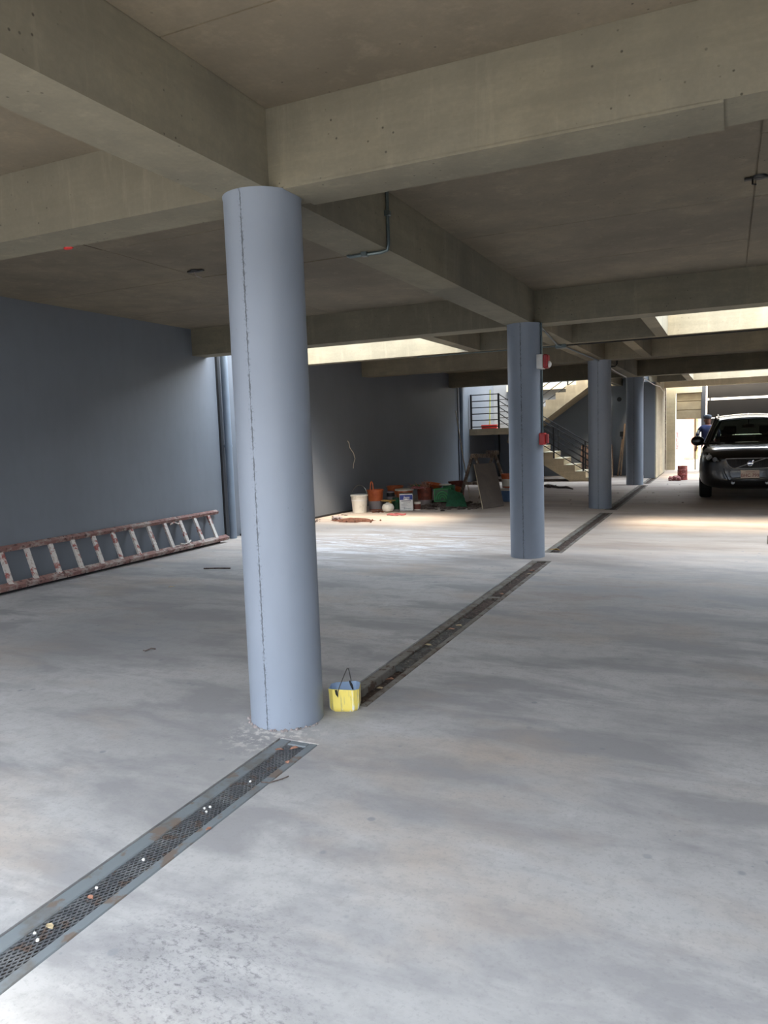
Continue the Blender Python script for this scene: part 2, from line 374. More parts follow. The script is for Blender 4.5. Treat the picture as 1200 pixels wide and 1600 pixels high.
# ------------------------------------------------------------ structure
HB, HS = 2.79, 3.17      # underside of beams / of slab
XW = -7.16               # face of the left wall
XR = 2.75                 # right side of the building
Y0 = -1.05                # open mouth of the garage behind the camera
COLS = [(-2.22, 3.44, 0.201), (-2.22, 9.0, 0.205), (-2.22, 14.77, 0.212), (-2.22, 20.69, 0.214)]
# floor with slots for the drains
DX0, DX1 = -2.10, -1.865
SLOTS = [(-0.3, 3.17), (3.72, 8.71), (9.30, 13.95), (14.38, 20.45), (20.95, 26.0)]
f = MB()
def grid_top(x0, x1, y0, y1):
    f.box(x0, x1, y0, y1, -0.3, 0.0)
grid_top(XW-0.3, DX0, Y0, 27.8); grid_top(DX1, XR+0.3, Y0, 27.8)
ys = [Y0]+[v for s_ in SLOTS for v in s_]+[27.8]
for i in range(0, len(ys), 2): grid_top(DX0, DX1, ys[i], ys[i+1])
struct(f.build('floor', M_FLOOR), 'grey power-floated concrete garage floor with stains')
g = MB(); g.box(-60, 60, -60, Y0, -0.32, -0.02); g.box(-60, XW-0.3, Y0, 80, -0.32, -0.02); g.box(XR+0.3, 60, Y0, 80, -0.32, -0.02); g.box(XW-0.3, XR+0.3, 27.8, 80, -0.32, -0.02)
struct(g.build('ground', M_GROUND))
# walls
struct(MB().box(-11, 7, -7.3, -7.0, -0.02, 4.2).build('wall_rear_sky_block', M_WALL), 'added wall behind the viewer, blocking low sky')  # unseen wall added behind the camera to block low sky light
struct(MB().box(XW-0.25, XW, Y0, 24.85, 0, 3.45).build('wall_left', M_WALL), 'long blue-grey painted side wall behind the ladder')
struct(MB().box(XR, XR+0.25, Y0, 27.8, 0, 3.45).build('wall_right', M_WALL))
struct(MB().box(XW, -2.22, 24.62, 24.85, 0, 6.5).build('wall_back', M_WALL), 'blue-grey wall behind the stair')  # unseen upper part raised to keep low sky light off the floor
struct(MB().box(-2.24, -1.93, 23.2, 24.62, 0, HB).build('wall_corner_pier', M_WALL), 'blue-grey end pier of the stair hall wall')
# pale passage wall beyond the pier, facing the car
struct(MB().box(-2.24, -1.90, 24.62, 27.5, 0, 3.3).build('wall_passage', M_CREAM), 'cream side wall of the passage to the gate')
struct(MB().box(-1.93, -1.90, 23.25, 24.62, 0, HB).build('trim_1', M_CREAM), 'cream render on the inner side of the pier')

# slab bays: (x0,x1,y0,y1) pieces between beams, openings left out
ceil = struct(bpy.data.objects.new('ceiling', None), 'bare board-marked concrete slab over the garage'); COL.objects.link(ceil)
TOPZ = 3.42
def slab(x0, x1, y0, y1):
    MB().box(x0, x1, y0, y1, HS+0.012, TOPZ).build('slab', M_SLAB, ceil)
def panels(xs, ys_):
    rnd = random.Random(int(ys_[0]*10))
    for i in range(len(xs)-1):
        for j in range(len(ys_)-1):
            dz = rnd.uniform(-0.002, 0.003)
            MB().box(xs[i]+0.006, xs[i+1]-0.006, ys_[j]+0.005, ys_[j+1]-0.005, HS+dz, HS+0.0125).build('panel', M_SLAB, ceil)
BX0, BX1 = -2.43, -2.105     # lengthwise spine beam
LX = [XW, -4.8, BX0]; RX = [BX1, 0.15, XR]
for xs in (LX, RX):
    slab(xs[0], xs[-1], Y0, 3.33); panels(xs, [Y0, 1.28, 2.56, 3.33])
    slab(xs[0], xs[-1], 3.63, 9.02); panels(xs, [3.63, 4.96, 6.27, 7.66, 9.02])
SX = -3.70; RXO = -0.78
slab(-3.70, BX0, 9.35, 11.4); slab(BX1, -0.94, 9.35, 11.4)
slab(XW, BX0, 11.62, 14.65); slab(BX1, XR, 11.62, 14.65)
slab(XW, BX0, 15.0, 20.2); slab(BX1, XR, 15.0, 20.2)
slab(-3.0, BX0, 20.52, 24.62); slab(XW, -3.16, 20.52, 21.4)
slab(BX1, -1.09, 20.52, 23.5)
slab(-1.9, XR, 23.72, 26.3); slab(-2.24, -1.9, 20.52, 24.62)
def beamx(y0, y1, x0, x1, z0=HB, mat=M_BEAM, z1=TOPZ):
    return struct(MB().box(x0, x1, y0, y1, z0, z1).build('cross_beam', mat))
b1 = beamx(3.33, 3.63, XW, XR)
MB().box(-2.02, -0.03, 3.326, 3.634, HB-0.012, HB).build('casting_strip', M_BEAM, b1)
beamx(9.02, 9.35, XW, XR); beamx(11.4, 11.62, XW, XR, HB+0.0)
beamx(14.65, 15.0, XW, XR); beamx(20.2, 20.52, XW, XR); beamx(23.5, 23.72, -1.9, XR); beamx(21.4, 21.6, XW, -3.16, 3.0); beamx(26.3, 26.6, -1.9, XR, 2.74, M_CREAM)
def beamy(x0, x1, y0, y1, name='spine_beam', z0=HB):
    return struct(MB().box(x0, x1, y0, y1, z0, TOPZ).build(name, M_BEAM))
beamy(BX0, BX1, Y0, 3.33); beamy(BX0, BX1, 3.63, 9.02); beamy(BX0, BX1, 9.35, 11.4); beamy(BX0, BX1, 11.62, 14.65); beamy(BX0, BX1, 15.0, 20.2)
beamy(BX0, -2.24, 20.52, 23.2)
beamy(-3.70, -3.51, 9.35, 11.4, 'joist'); beamy(-0.94, -0.78, 9.35, 11.4, 'joist'); beamy(-1.44, -1.28, 11.62, 14.65, 'joist'); beamy(-1.09, -0.91, 20.52, 23.5, 'joist')
beamy(-3.16, -3.0, 20.52, 24.62, 'joist')

# unseen walls added above the openings to cut low sky light and sun
for (a0, a1, b0, b1, zt) in  ((XW, -3.70, 9.05, 9.35, 4.3), (-0.78, XR, 9.05, 9.35, 4.3), (-0.91, XR, 20.2, 20.52, 4.3), (XW, -3.0, 21.4, 21.6, 5.6), (-1.9, XR, 26.35, 26.6, 3.8), (XW-0.25, XW, 20.5, 24.62, 5.6)):
    struct(MB().box(a0, a1, b0, b1, TOPZ, zt).build('wall_sky_block', M_BEAM))

# columns
names = ['nearest blue-grey round column, with yellow can at its foot', 'round column carrying the fire alarm boxes',
         'round column between the stair and the drain, with no boxes', 'farthest round column, beside the corner pier']
for (x, y, r), lab in zip(COLS, names):
    m = MB(); prof = [(r+0.001, 0), (r, 0.02)]+[(r, 0.02+i*0.25) for i in range(1, 11)]+[(r, HB-0.02), (r+0.004, HB)]
    m.lathe(prof, 64)
    o = m.build('column', M_COLM, None, True, local=True); o.location = (x, y, 0)
    tag(o, lab, 'column'); 
    if y < 4:
        # ragged mortar crumbs round the foot
        c = MB()
        for i in range(70):
            a = random.uniform(math.pi*1.05, math.pi*1.95); rad = r+random.uniform(0.0, 0.02); s_ = random.uniform(0.003, 0.008)
            c.blob((x+rad*math.cos(a), y+rad*math.sin(a), s_*0.5), s_, s_, s_, 0.3, 1, i)
        tag(c.build('mortar_crumbs', M_GREYL, o), kind='stuff')

# ------------------------------------------------------------ drains
def drain(y0, y1, kind, label):
    t = thing('floor_drain', label, 'drain', (-1.98, (y0+y1)/2, 0))
    GX0, GX1 = -2.025, -1.915
    MB().box(DX0+0.012, DX1-0.004, y0+0.005, y1-0.005, -0.2, -0.12).build('channel_bed', M_PITB, t)
    fm = M_FRAME if kind == 'grate' else M_FRAME2
    MB().cbox(DX0+0.010, GX0, y0+0.006, y1-0.006, -0.12, 0.0 if kind == 'grate' else -0.002, 0.004).build('frame', fm, t)
    MB().cbox(GX1, DX1-0.006, y0+0.006, y1-0.006, -0.12, 0.0, 0.004).build('frame', fm, t)
    for e0, e1 in ((y0+0.006, y0+0.05), (y1-0.05, y1-0.006)):
        MB().cbox(GX0, GX1, e0, e1, -0.12, -0.001, 0.004).build('frame_end', fm, t)
    MB().box(DX0, DX0+0.0095, y0, y1, -0.12, -0.012).build('joint', M_PITB, t)
    if kind == 'grate':
        m = MB(); px, py = 0.019, 0.031; zt = -0.009
        ya, yb = y0+0.05, y1-0.05; wd = GX1-GX0
        n = int((yb-ya+wd*py/px)/py)+1
        for sg in (1, -1):
            for i in range(n):
                # diagonal strands; slope py per px
                ys_ = ya - (wd*py/px if sg > 0 else 0) + i*py
                a = Vector((GX0, ys_, zt)); b = Vector((GX1, ys_+sg*wd*py/px, zt))
                if sg < 0: a.y, b.y = ys_, ys_-wd*py/px
                def clip(a, b):
                    lo, hi = 0.0, 1.0; d = b.y-a.y
                    for lim, s_ in ((ya, 1), (yb, -1)):
                        tt = (lim-a.y)/d
                        if (d > 0) == (s_ > 0): lo = max(lo, tt)
                        else: hi = min(hi, tt)
                    return (a+(b-a)*lo, a+(b-a)*hi) if hi-lo > 0.02 else None
                cp = clip(a, b)
                if cp: m.beam(cp[0]+Vector((0, 0, sg*0.0008)), cp[1]+Vector((0, 0, sg*0.0008)), 0.0050, 0.003)
        m.build('grate', M_GRATE, t)
    else:
        N = int((y1-y0)/0.03); W = 6
        def grid(ya, yb, mat, zz, nm='silt'):
            m = MB(); k = max(2, int((yb-ya)/0.035)); vs = []; rnd = random.Random(int(ya*100))
            for j in range(k+1):
                for i in range(W+1):
                    edge = 0 if 0 < i < W else -0.004
                    vs.append((GX0+(GX1-GX0)*i/W, ya+(yb-ya)*j/k, zz+rnd.uniform(-0.006, 0.006)+edge))
            m.add(vs, [(j*(W+1)+i, j*(W+1)+i+1, (j+1)*(W+1)+i+1, (j+1)*(W+1)+i) for j in range(k) for i in range(W)])
            m.build(nm, mat, t, True)
        if abs(y0-3.72) < 0.01:
            grid(y0+0.05, 4.55, M_MUD, -0.05); grid(4.55, 5.9, M_MUDG, -0.014); grid(5.9, 6.62, M_MUD, -0.012)
            MB().cbox(GX0, GX1, 6.62, 6.70, -0.12, 0.0, 0.004).build('crossbar', fm, t)
            grid(6.70, y1-0.05, M_MUD, -0.014)
            MB().box(GX0, GX1, 4.5, 4.54, -0.055, -0.012).build('silt_step', M_MUDG, t)
        else: grid(y0+0.05, y1-0.05, M_MUD, -0.015)
    return t
drain(*SLOTS[0], 'grate', 'drain channel with diamond mesh grating in front of the nearest column')
drain(*SLOTS[1], 'silt', 'silted drain channel between the yellow can and the alarm column')
drain(*SLOTS[2], 'silt', 'brown silted drain strip just beyond the alarm column')
drain(*SLOTS[3], 'silt', 'dark silted drain strip leading to the farthest column')
drain(*SLOTS[4], 'silt', 'thin drain strip running out to the gate past the pier')

# ------------------------------------------------------------ yellow can by the column
def octagon(hw, hd, c):
    return [(-hw, -hd+c), (-hw+c, -hd), (hw-c, -hd), (hw, -hd+c), (hw, hd-c), (hw-c, hd), (-hw+c, hd), (-hw, hd-c)]
def yellow_can():
    t = thing('cut_down_can', 'small yellow cut-down plastic can with wire handle beside the nearest column', 'bucket', (-1.975, 3.67, 0), rotz=0.35); t.scale = (0.87, 0.87, 0.87)
    m = MB(); o = octagon(0.098, 0.082, 0.03); H = 0.148
    rings = []
    for (k, z) in ((0.86, 0.0), (0.97, 0.016), (1.0, 0.03), (1.0, 0.075), (1.01, 0.12), (1.02, H)):
        rings.append([(x*k, y*k, z+(0.006*math.sin(i*1.7) if z == H else 0)) for i, (x, y) in enumerate(o)])
    n = 8; vs = [p for r_ in rings for p in r_]
    fs = [(i*n+k, i*n+(k+1) % n, (i+1)*n+(k+1) % n, (i+1)*n+k) for i in range(len(rings)-1) for k in range(n)]+[tuple(range(n))[::-1]]
    m.add(vs, fs); m.build('shell', M_YEL, t, False, True)
    m = MB(); rings = []
    for (k, z) in ((1.018, H+0.0005), (0.985, H), (0.975, 0.075), (0.95, 0.03), (0.84, 0.006)):
        rings.append([(x*k, y*k, z+(0.006*math.sin(i*1.7) if z > 0.14 else 0)) for i, (x, y) in enumerate(o)])
    vs = [p for r_ in rings for p in r_]
    fs = [(i*n+k, i*n+(k+1) % n, (i+1)*n+(k+1) % n, (i+1)*n+k) for i in range(len(rings)-1) for k in range(n)]+[tuple((len(rings)-1)*n+k for k in range(n))]
    m.add(vs, fs); m.build('lining', M_CANIN, t, False, True, fixn=False)
    m = MB()
    m.tube([(-0.035, -0.095, 0.105), (-0.032, -0.088, 0.14), (-0.02, -0.07, 0.175), (0.005, -0.02, 0.232), (0.02, 0.01, 0.262), (0.026, 0.03, 0.255), (0.03, 0.06, 0.20), (0.032, 0.082, 0.16), (0.03, 0.086, 0.125)], 0.0032, 6)
    m.build('wire_handle', M_WIRE, t, True, True)
    MB().tube([(-0.046, -0.088, 0.15), (-0.042, -0.094, 0.125), (-0.036, -0.096, 0.112)], [0.007, 0.006, 0.003], 6).build('tie', M_BLACK, t, True, True)
    m = MB(); m.tube([(0.022, 0.08, 0.155), (0.034, 0.072, 0.13), (0.044, 0.068, 0.10)], [0.005, 0.009, 0.004], 6)
    m.build('tie', M_BLACK, t, True, True)
yellow_can()

# ------------------------------------------------------------ ladder on its side
def ladder():
    t = thing('wooden_ladder', 'long paint-spattered ladder lying on its side against the left wall', 'ladder', (-6.95, 7.0, 0))
    xb, zb, xt, zt = -6.93, 0.075, -7.115, 0.455
    y0, y1 = 3.4, 9.30
    MB().beam((xb, y0, zb), (xb, y1, zb), 0.075, 0.05, (0.5, 0, 1)).build('rail', M_LADR, t)
    MB().beam((xt, y0, zt), (xt, y1+0.03, zt), 0.06, 0.045, (0.5, 0, 1)).build('rail', M_LADR, t)
    MB().beam((-7.02, y0, 0.025), (-7.02, y1-0.1, 0.025), 0.07, 0.045).build('dark_strip', M_DARKSTEEL, t)  # dark strip lying on the floor under the ladder
    rung = None; y = 5.48-0.322*6; k = 0
    while y < 9.15:
        if rung is None:
            rung = MB().beam((xb, y, zb+0.02), (xt, y+0.05, zt-0.02), 0.055, 0.028, (1, 0, 0.5)).build('rung', M_LADW, t)
            base = y
        else:
            c = rung.copy(); COL.objects.link(c); c.location = rung.location+Vector((0, y-base, 0))
        y += 0.3235; k += 1
    m = MB()
    for p, s_ in (((-7.07, 8.30, 0.40), 1), ((-6.93, 8.33, 0.13), -1)):
        m.tube([(p[0], p[1]-0.10, p[2]), (p[0]+0.01, p[1]-0.03, p[2]+0.02*s_), (p[0]+0.02, p[1]+0.05, p[2]-0.01), (p[0], p[1]+0.12, p[2]+0.015)], 0.012, 6)
    tag(m.build('rag_binding', M_LADW, t, True), kind='stuff')
ladder()

# downpipes on the left wall
def downpipe(y, label, dark=True):
    t = thing('downpipe', label, 'pipe', (XW+0.08, y, 0))
    MB().lathe([(0.055, 0), (0.055, 3.4)], 20, (XW+0.085, y, 0)).build('pipe', M_PIPE, t, True)
    m = MB()
    for z in (1.45,): m.lathe([(0.056, z-0.02), (0.062, z-0.02), (0.062, z+0.02), (0.056, z+0.02)], 20, (XW+0.085, y, 0), caps=False)
    m.build('collar', M_PIPE, t, True)
    MB().box(XW+0.002, XW+0.03, y-0.01, y+0.01, 1.43, 1.47).build('bracket', M_PIPE, t)
    MB().box(XW+0.001, XW+0.012, y-0.11, y-0.075, 0, 3.17).build('shadow_joint', M_BLACK, t)
downpipe(9.66, 'grey-blue downpipe at the wall near the end of the lying ladder')
downpipe(21.0, 'far downpipe at the wall end beside the stair landing')

# cable hanging from the wall
m = MB(); pts = [(XW+0.005, 13.86, 1.44), (XW+0.03, 13.87, 1.40), (XW+0.03, 13.9, 1.30), (XW+0.035, 14.05, 1.18), (XW+0.03, 14.12, 1.06), (XW+0.03, 14.04, 0.95), (XW+0.03, 14.02, 0.86)]
m.tube(pts, 0.009, 6)
tag(m.build('loose_cable', M_WHITEP, None, True), 'loose pale cable hanging from the blue-grey wall', 'cable')
# black hose lying along the wall foot
m = MB(); m.tube([(XW+0.05, 9.9, 0.02), (XW+0.08, 10.6, 0.02), (XW+0.04, 11.6, 0.02), (XW+0.07, 12.6, 0.02), (XW+0.12, 13.2, 0.02), (XW+0.2, 13.75, 0.02)], 0.018, 8)
tag(m.build('hose', M_BLACK, None, True), 'dark hose lying along the foot of the left wall', 'hose')

# ------------------------------------------------------------ buckets and tins in the heap
def bucket(name, label, loc, r0_, r1_, h, mat, lid=None, handle=None, band=None, group=None, rim=True, tilt=None, hangle=0.0):
    t = thing(name, label, 'bucket', loc, group)
    m = MB(); m.lathe([(r0_, 0), (r0_+(r1_-r0_)*0.5, h*0.5), (r1_, h*0.93), (r1_+0.012 if rim else r1_, h*0.93), (r1_+0.012 if rim else r1_, h), (r1_-0.006, h), (r0_-0.004, 0.01)], 28, caps=False)
    m.lathe([(r0_, 0.0), (0.001, 0.0)], 28, caps=False); m.lathe([(r0_-0.004, 0.011), (0.001, 0.011)], 28, caps=False)
    m.build('pail', mat, t, True, True, fixn=True)
    if lid: MB().lathe([(0.001, h+0.004), (r1_+0.006, h+0.004), (r1_+0.016, h-0.004), (r1_+0.016, h-0.03), (r1_+0.014, h-0.03)], 28, caps=False).build('lid', lid, t, True, True)
    if handle:
        m = MB(); pts = []
        for i in range(13):
            a = math.pi*i/12; x = (r1_+0.014)*math.cos(a); z = handle[0]*math.sin(a)
            pts.append((x*math.cos(hangle), x*math.sin(hangle)-z*handle[1], h-0.05+z))
        m.tube(pts, handle[2] if len(handle) > 2 else 0.005, 6); m.build('handle', handle[3] if len(handle) > 3 else M_WIRE, t, True, True)
    if band:
        for (z0, z1, bm_) in band:
            ra = r0_+(r1_-r0_)*z0/h+0.003; rb = r0_+(r1_-r0_)*z1/h+0.003
            MB().lathe([(ra-0.003, z0), (ra, z0), (rb, z1), (rb-0.003, z1)], 28, caps=False).build('label', bm_, t, True, True)
    if tilt: t.rotation_euler = tilt
    return t
GB = 'pails and tins heaped by the wall'
bucket('paint_pail', 'white plastic paint pail with raised wire handle by the wall', (-6.73, 13.45, 0), 0.14, 0.165, 0.36, M_WHITEP, M_WHITEP, (0.24, -0.15), [(0.245, 0.262, M_WHITE)], GB)
m = MB(); m.box(-0.01, 0.09, -0.002, 0.0, 0, 0.022)
bucket('orange_pail', 'orange pail with upright strap handle behind the white pail', (-6.62, 13.98, 0), 0.135, 0.165, 0.42, M_ORANGE, None, None, [(0.02, 0.19, M_GREYL)], GB)
m = MB(); m.tube([(-6.655, 13.84, 0.30), (-6.655, 13.82, 0.45), (-6.64, 13.82, 0.57), (-6.62, 13.82, 0.60), (-6.60, 13.82, 0.57), (-6.585, 13.82, 0.45), (-6.585, 13.84, 0.30)], 0.013, 8)
tag(m.build('strap', M_ORANGE, None, True), 'upright orange strap standing out of the orange pail', 'strap')
bucket('orange_pail', 'orange pail behind the yellowish board, leftmost of the back row', (-6.62, 15.0, 0), 0.14, 0.175, 0.42, M_ORANGE, None, None, [(0.1, 0.24, M_GREYL)], GB)
bucket('orange_pail', 'orange pail with white lid behind the square blue and white tin', (-6.24, 14.62, 0), 0.14, 0.185, 0.38, M_ORANGE, M_WHITEP, None, None, GB)
bucket('brown_pail', 'grubby red-brown pail topped with twigs', (-5.85, 14.82, 0), 0.14, 0.165, 0.40, M_BROWNB, None, None, [(0.02, 0.14, M_GREYL)], GB)
bucket('orange_pail', 'orange pail with grey label behind the dark green sheet', (-5.62, 15.75, 0.03), 0.15, 0.20, 0.33, M_ORANGE, None, None, [(0.05, 0.17, M_GREYL)], GB, tilt=(0.0, 0.25, 0.2))
bucket('red_bowl', 'shallow orange-red bowl on top of the heap behind the green crate', (-5.75, 15.1, 0.36), 0.12, 0.19, 0.10, M_ORANGE, None, None, None, GB, tilt=(0.0, 0.2, 0))
bucket('brown_pail', 'dull red pail near the wall, left of the trestle foot', (-5.95, 17.2, 0), 0.16, 0.20, 0.36, M_BROWNB, None, None, None, GB)
bucket('orange_pail', 'orange and white pail standing on the blue tub beside the board', (-4.35, 16.0, 0.30), 0.13, 0.155, 0.30, M_ORANGE, None, None, [(0.03, 0.19, M_WHITEP)], GB)
bucket('blue_tub', 'blue tub with white lid between the leaning board and the alarm column', (-4.35, 16.0, 0), 0.15, 0.17, 0.27, M_BLUEP, M_WHITEP, None, None, GB)
# plates that carry the stacked pail
# square tin
t = thing('square_paint_tin', 'square white paint tin with blue top band at the front of the heap', 'tin', (-5.90, 13.90, 0), GB, rotz=0.42)
MB().cbox(-0.135, 0.135, -0.09, 0.09, 0, 0.345, 0.012).build('body', M_WHITE, t, False, True)
MB().box(-0.128, 0.128, -0.0925, -0.09, 0.225, 0.325).build('blue_band', M_BLUE, t, False, True)
m = MB(); m.box(-0.05, 0.07, -0.094, -0.0925, 0.268, 0.28); m.box(-0.06, 0.07, -0.094, -0.0925, 0.245, 0.255); m.box(-0.04, -0.034, -0.094, -0.0925, 0.28, 0.305)
m.build('band_print', M_WHITE, t, False, True)
MB().prism([(-0.07, 0.225), (0.07, 0.225), (0.0, 0.245)], 'Y', -0.0935, -0.0925).build('peak_print', M_WHITE, t, False, True)
m = MB(); m.box(-0.10, 0.10, -0.092, -0.09, 0.195, 0.208)
for i, (a, b) in enumerate(((-0.06, 0.08), (-0.10, 0.02), (-0.1, 0.03), (-0.1, 0.0), (-0.05, 0.10))): m.box(a, b, -0.092, -0.09, 0.16-i*0.028, 0.164-i*0.028)
m.box(-0.045, -0.038, -0.092, -0.09, 0.03, 0.085); m.build('small_print', M_INK, t, False, True)
MB().cbox(-0.132, 0.132, -0.088, 0.088, 0.345, 0.352, 0.003).build('rim', M_WIRE, t, False, True)
m = MB(); m.tube([(-0.05, 0, 0.355), (-0.04, 0, 0.375), (0.04, 0, 0.375), (0.05, 0, 0.355)], 0.005, 6); m.build('handle', M_WIRE, t, True, True)
def tin(name, label, loc, r, h, mat, topm=M_WIRE, band=None, cat='tin'):
    t = thing(name, label, cat, loc, GB)
    MB().lathe([(r, 0), (r, 0.006), (r-0.004, 0.010), (r-0.004, h-0.010), (r, h-0.006), (r, h)], 24).build('body', mat, t, True, True)
    MB().lathe([(r-0.012, h), (r-0.012, h+0.004)], 24).build('lid', topm, t, True, True)
    if band: MB().lathe([(r-0.003, band[0]), (r-0.001, band[0]), (r-0.001, band[1]), (r-0.003, band[1])], 24, caps=False).build('label', band[2], t, True, True)
    return t
tin('small_paint_tin', 'small brown-labelled tin right of the square tin', (-5.72, 14.05, 0), 0.072, 0.16, M_WHITEP, M_WHITEP, (0.02, 0.12, M_BROWNB))
tin('green_tin', 'dark green tin left of the square tin', (-6.25, 14.2, 0), 0.085, 0.23, M_DGREEN, M_DGREEN, (0.15, 0.19, M_GREENC))
tin('label_jar', 'dark blue topped pale jar behind the green tin', (-6.46, 14.40, 0), 0.085, 0.34, M_GREYL, M_BLUE, (0.24, 0.32, M_BLACK), 'jar')
tin('black_tin', 'black tin between the orange pail and the round white jug', (-6.42, 14.17, 0), 0.085, 0.16, M_BLACK, M_BLACK)
tin('black_tin', 'squat black tin holding up the yellowish board', (-6.36, 13.98, 0), 0.10, 0.175, M_BLACK, M_BLACK)
t = thing('board_offcut', 'small yellowish board lying on the black tin', 'board', (-6.36, 13.98, 0.18), GB)
MB().cbox(-6.46, -6.20, 13.90, 14.06, 0.181, 0.205, 0.004).build('board', M_WOODY, t); MB().cbox(-6.28, -6.22, 13.88, 13.90, 0.14, 0.205, 0.003).build('lip', M_WOODY, t)
t = thing('round_jug', 'round translucent white jug on the floor under the yellowish board', 'jug', (-6.17, 13.60, 0), GB)
MB().lathe([(0.05, 0), (0.10, 0.02), (0.122, 0.07), (0.122, 0.10), (0.10, 0.15), (0.05, 0.172), (0.045, 0.175)], 28).build('body', M_WHITEP, t, True, True)
MB().lathe([(0.04, 0.175), (0.04, 0.185), (0.03, 0.188)], 20).build('cap', M_WHITEP, t, True, True)
# rag lid and bags on the heap
o = MB().blob((-6.08, 14.95, 0.42), 0.13, 0.11, 0.035, 0.25, 2, 3).build('green_bag', M_GREENC); tag(o, 'green and white plastic bag crumpled on the orange pails', 'bag', GB)
o = MB().blob((-5.93, 14.62, 0.405), 0.17, 0.12, 0.03, 0.25, 2, 5).build('pink_cloth', M_MAROON); tag(o, 'dark pink cloth draped between two pails', 'cloth', GB)
# twigs
m = MB(); rnd = random.Random(5)
for i in range(46):
    x0_ = -5.86+rnd.uniform(-0.13, 0.13); y0_ = 14.75+rnd.uniform(-0.12, 0.12); a = rnd.uniform(0, 6.28); L = rnd.uniform(0.1, 0.24); e = rnd.uniform(0.1, 1.1)
    p0 = Vector((x0_, y0_, 0.36+rnd.uniform(0, 0.04))); d = Vector((math.cos(a)*math.cos(e), math.sin(a)*math.cos(e), math.sin(e)))
    m.tube([p0, p0+d*L*0.5+Vector((rnd.uniform(-.02, .02), 0, 0.01)), p0+d*L], [0.008, 0.006, 0.003], 5)
tag(m.build('twigs', M_LEAF), 'bunch of dry twigs and leaves heaped on the red-brown pail', 'twigs', kind='stuff')
# green crate with arched moulding
t = thing('green_crate', 'bright green plastic crate with arched side in the heap', 'crate', (-5.46, 14.85, 0.10), GB, rotz=0.3)
Hc = 0.27
MB().box(-0.17, 0.17, 0.13, 0.14, 0, Hc).build('side', M_GREENC, t, False, True)
MB().box(-0.17, -0.16, -0.14, 0.13, 0, Hc).build('side', M_GREENC, t, False, True)
MB().box(0.16, 0.17, -0.14, 0.13, 0, Hc).build('side', M_GREENC, t, False, True)
MB().box(-0.17, 0.17, -0.14, 0.14, 0, 0.01).build('base', M_GREENC, t, False, True)
MB().box(-0.16, 0.16, -0.132, -0.127, 0.01, Hc).build('front', M_DGREEN, t, False, True)
m = MB()
for r_ in (0.13, 0.09, 0.05):
    m.tube([(r_*math.cos(a), -0.14, 0.05+r_*1.25*math.sin(a)) for a in [math.pi*i/14 for i in range(15)]], 0.013, 6)
for x_ in (-0.165, 0.165): m.tube([(x_, -0.14, 0), (x_, -0.14, Hc)], 0.01, 6)
m.tube([(-0.17, -0.14, Hc), (0.17, -0.14, Hc)], 0.01, 6); m.tube([(-0.17, -0.14, 0.01), (0.17, -0.14, 0.01)], 0.01, 6)
tag(m.build('arched_ribs', M_GREENL, t, True, True), kind='stuff')
t = thing('green_crate', 'upper green crate holding a pale lid, behind the dark green sheet', 'crate', (-5.42, 15.15, 0.12), GB, rotz=0.2)
MB().box(-0.12, 0.12, 0.09, 0.10, 0, 0.30).build('side', M_GREENC, t, False, True); MB().box(-0.12, 0.12, -0.10, -0.09, 0, 0.30).build('side', M_GREENC, t, False, True)
MB().box(-0.12, -0.11, -0.09, 0.09, 0, 0.30).build('side', M_GREENC, t, False, True); MB().box(0.11, 0.12, -0.09, 0.09, 0, 0.30).build('side', M_GREENC, t, False, True)
MB().box(-0.12, 0.12, -0.10, 0.10, 0, 0.01).build('base', M_GREENC, t, False, True)
o = MB().lathe([(0.001, 0.0), (0.13, 0.0), (0.135, 0.008), (0.13, 0.02), (0.001, 0.022)], 24, (-5.48, 15.08, 0.425), caps=False).build('pale_lid', M_WHITEP, None, True); tag(o, 'pale round lid lying on the upper green crate', 'lid', GB)
# dark green sheet sloping down to the floor
m = MB(); A = Vector((-5.28, 14.72, 0.38)); B = Vector((-5.00, 14.80, 0.27)); C_ = Vector((-4.80, 14.45, 0.03)); D = Vector((-5.24, 14.42, 0.04))
N = 8; vs = []; rnd = random.Random(9)
for i in range(N+1):
    for j in range(N+1):
        u, v = i/N, j/N; p = (A*(1-u)+B*u)*(1-v)+(D*(1-u)+C_*u)*v
        vs.append(p+Vector((rnd.uniform(-.004, .004), rnd.uniform(-.008, .008), rnd.uniform(-.004, .008))))
nv = len(vs); vs += [p+Vector((0.004, 0.012, -0.006)) for p in vs]
fs = []
for i in range(N):
    for j in range(N):
        q = [i*(N+1)+j, (i+1)*(N+1)+j, (i+1)*(N+1)+j+1, i*(N+1)+j+1]; fs.append(tuple(q)); fs.append(tuple(k+nv for k in q[::-1]))
m.add(vs, fs); o = m.build('green_sheet', M_GREEND, None, False, fixn=False); tag(o, 'dark green paint-flecked plastic sheet sloping from the crate to the floor', 'sheet', GB)
# rubble under the heap
m = MB(); rnd = random.Random(11)
for i in range(260):
    x_ = rnd.uniform(-5.95, -4.6); y_ = rnd.gauss(14.85, 0.35); s_ = rnd.uniform(0.012, 0.05)
    m.blob((x_, y_, s_*0.3), s_*1.4, s_*1.2, s_*0.7, 0.3, 1, i, 0.0)
for i in range(60):
    x_ = rnd.uniform(-5.8, -5.2); y_ = rnd.uniform(14.55, 15.3); s_ = rnd.uniform(0.04, 0.10)
    m.blob((x_, y_, s_*0.25), s_*1.4, s_*1.2, s_*0.8, 0.3, 1, i+500, 0.0)
tag(m.build('rubble', M_RUBB), 'grey-brown rubble and rags under the green crate', 'rubble', kind='stuff')
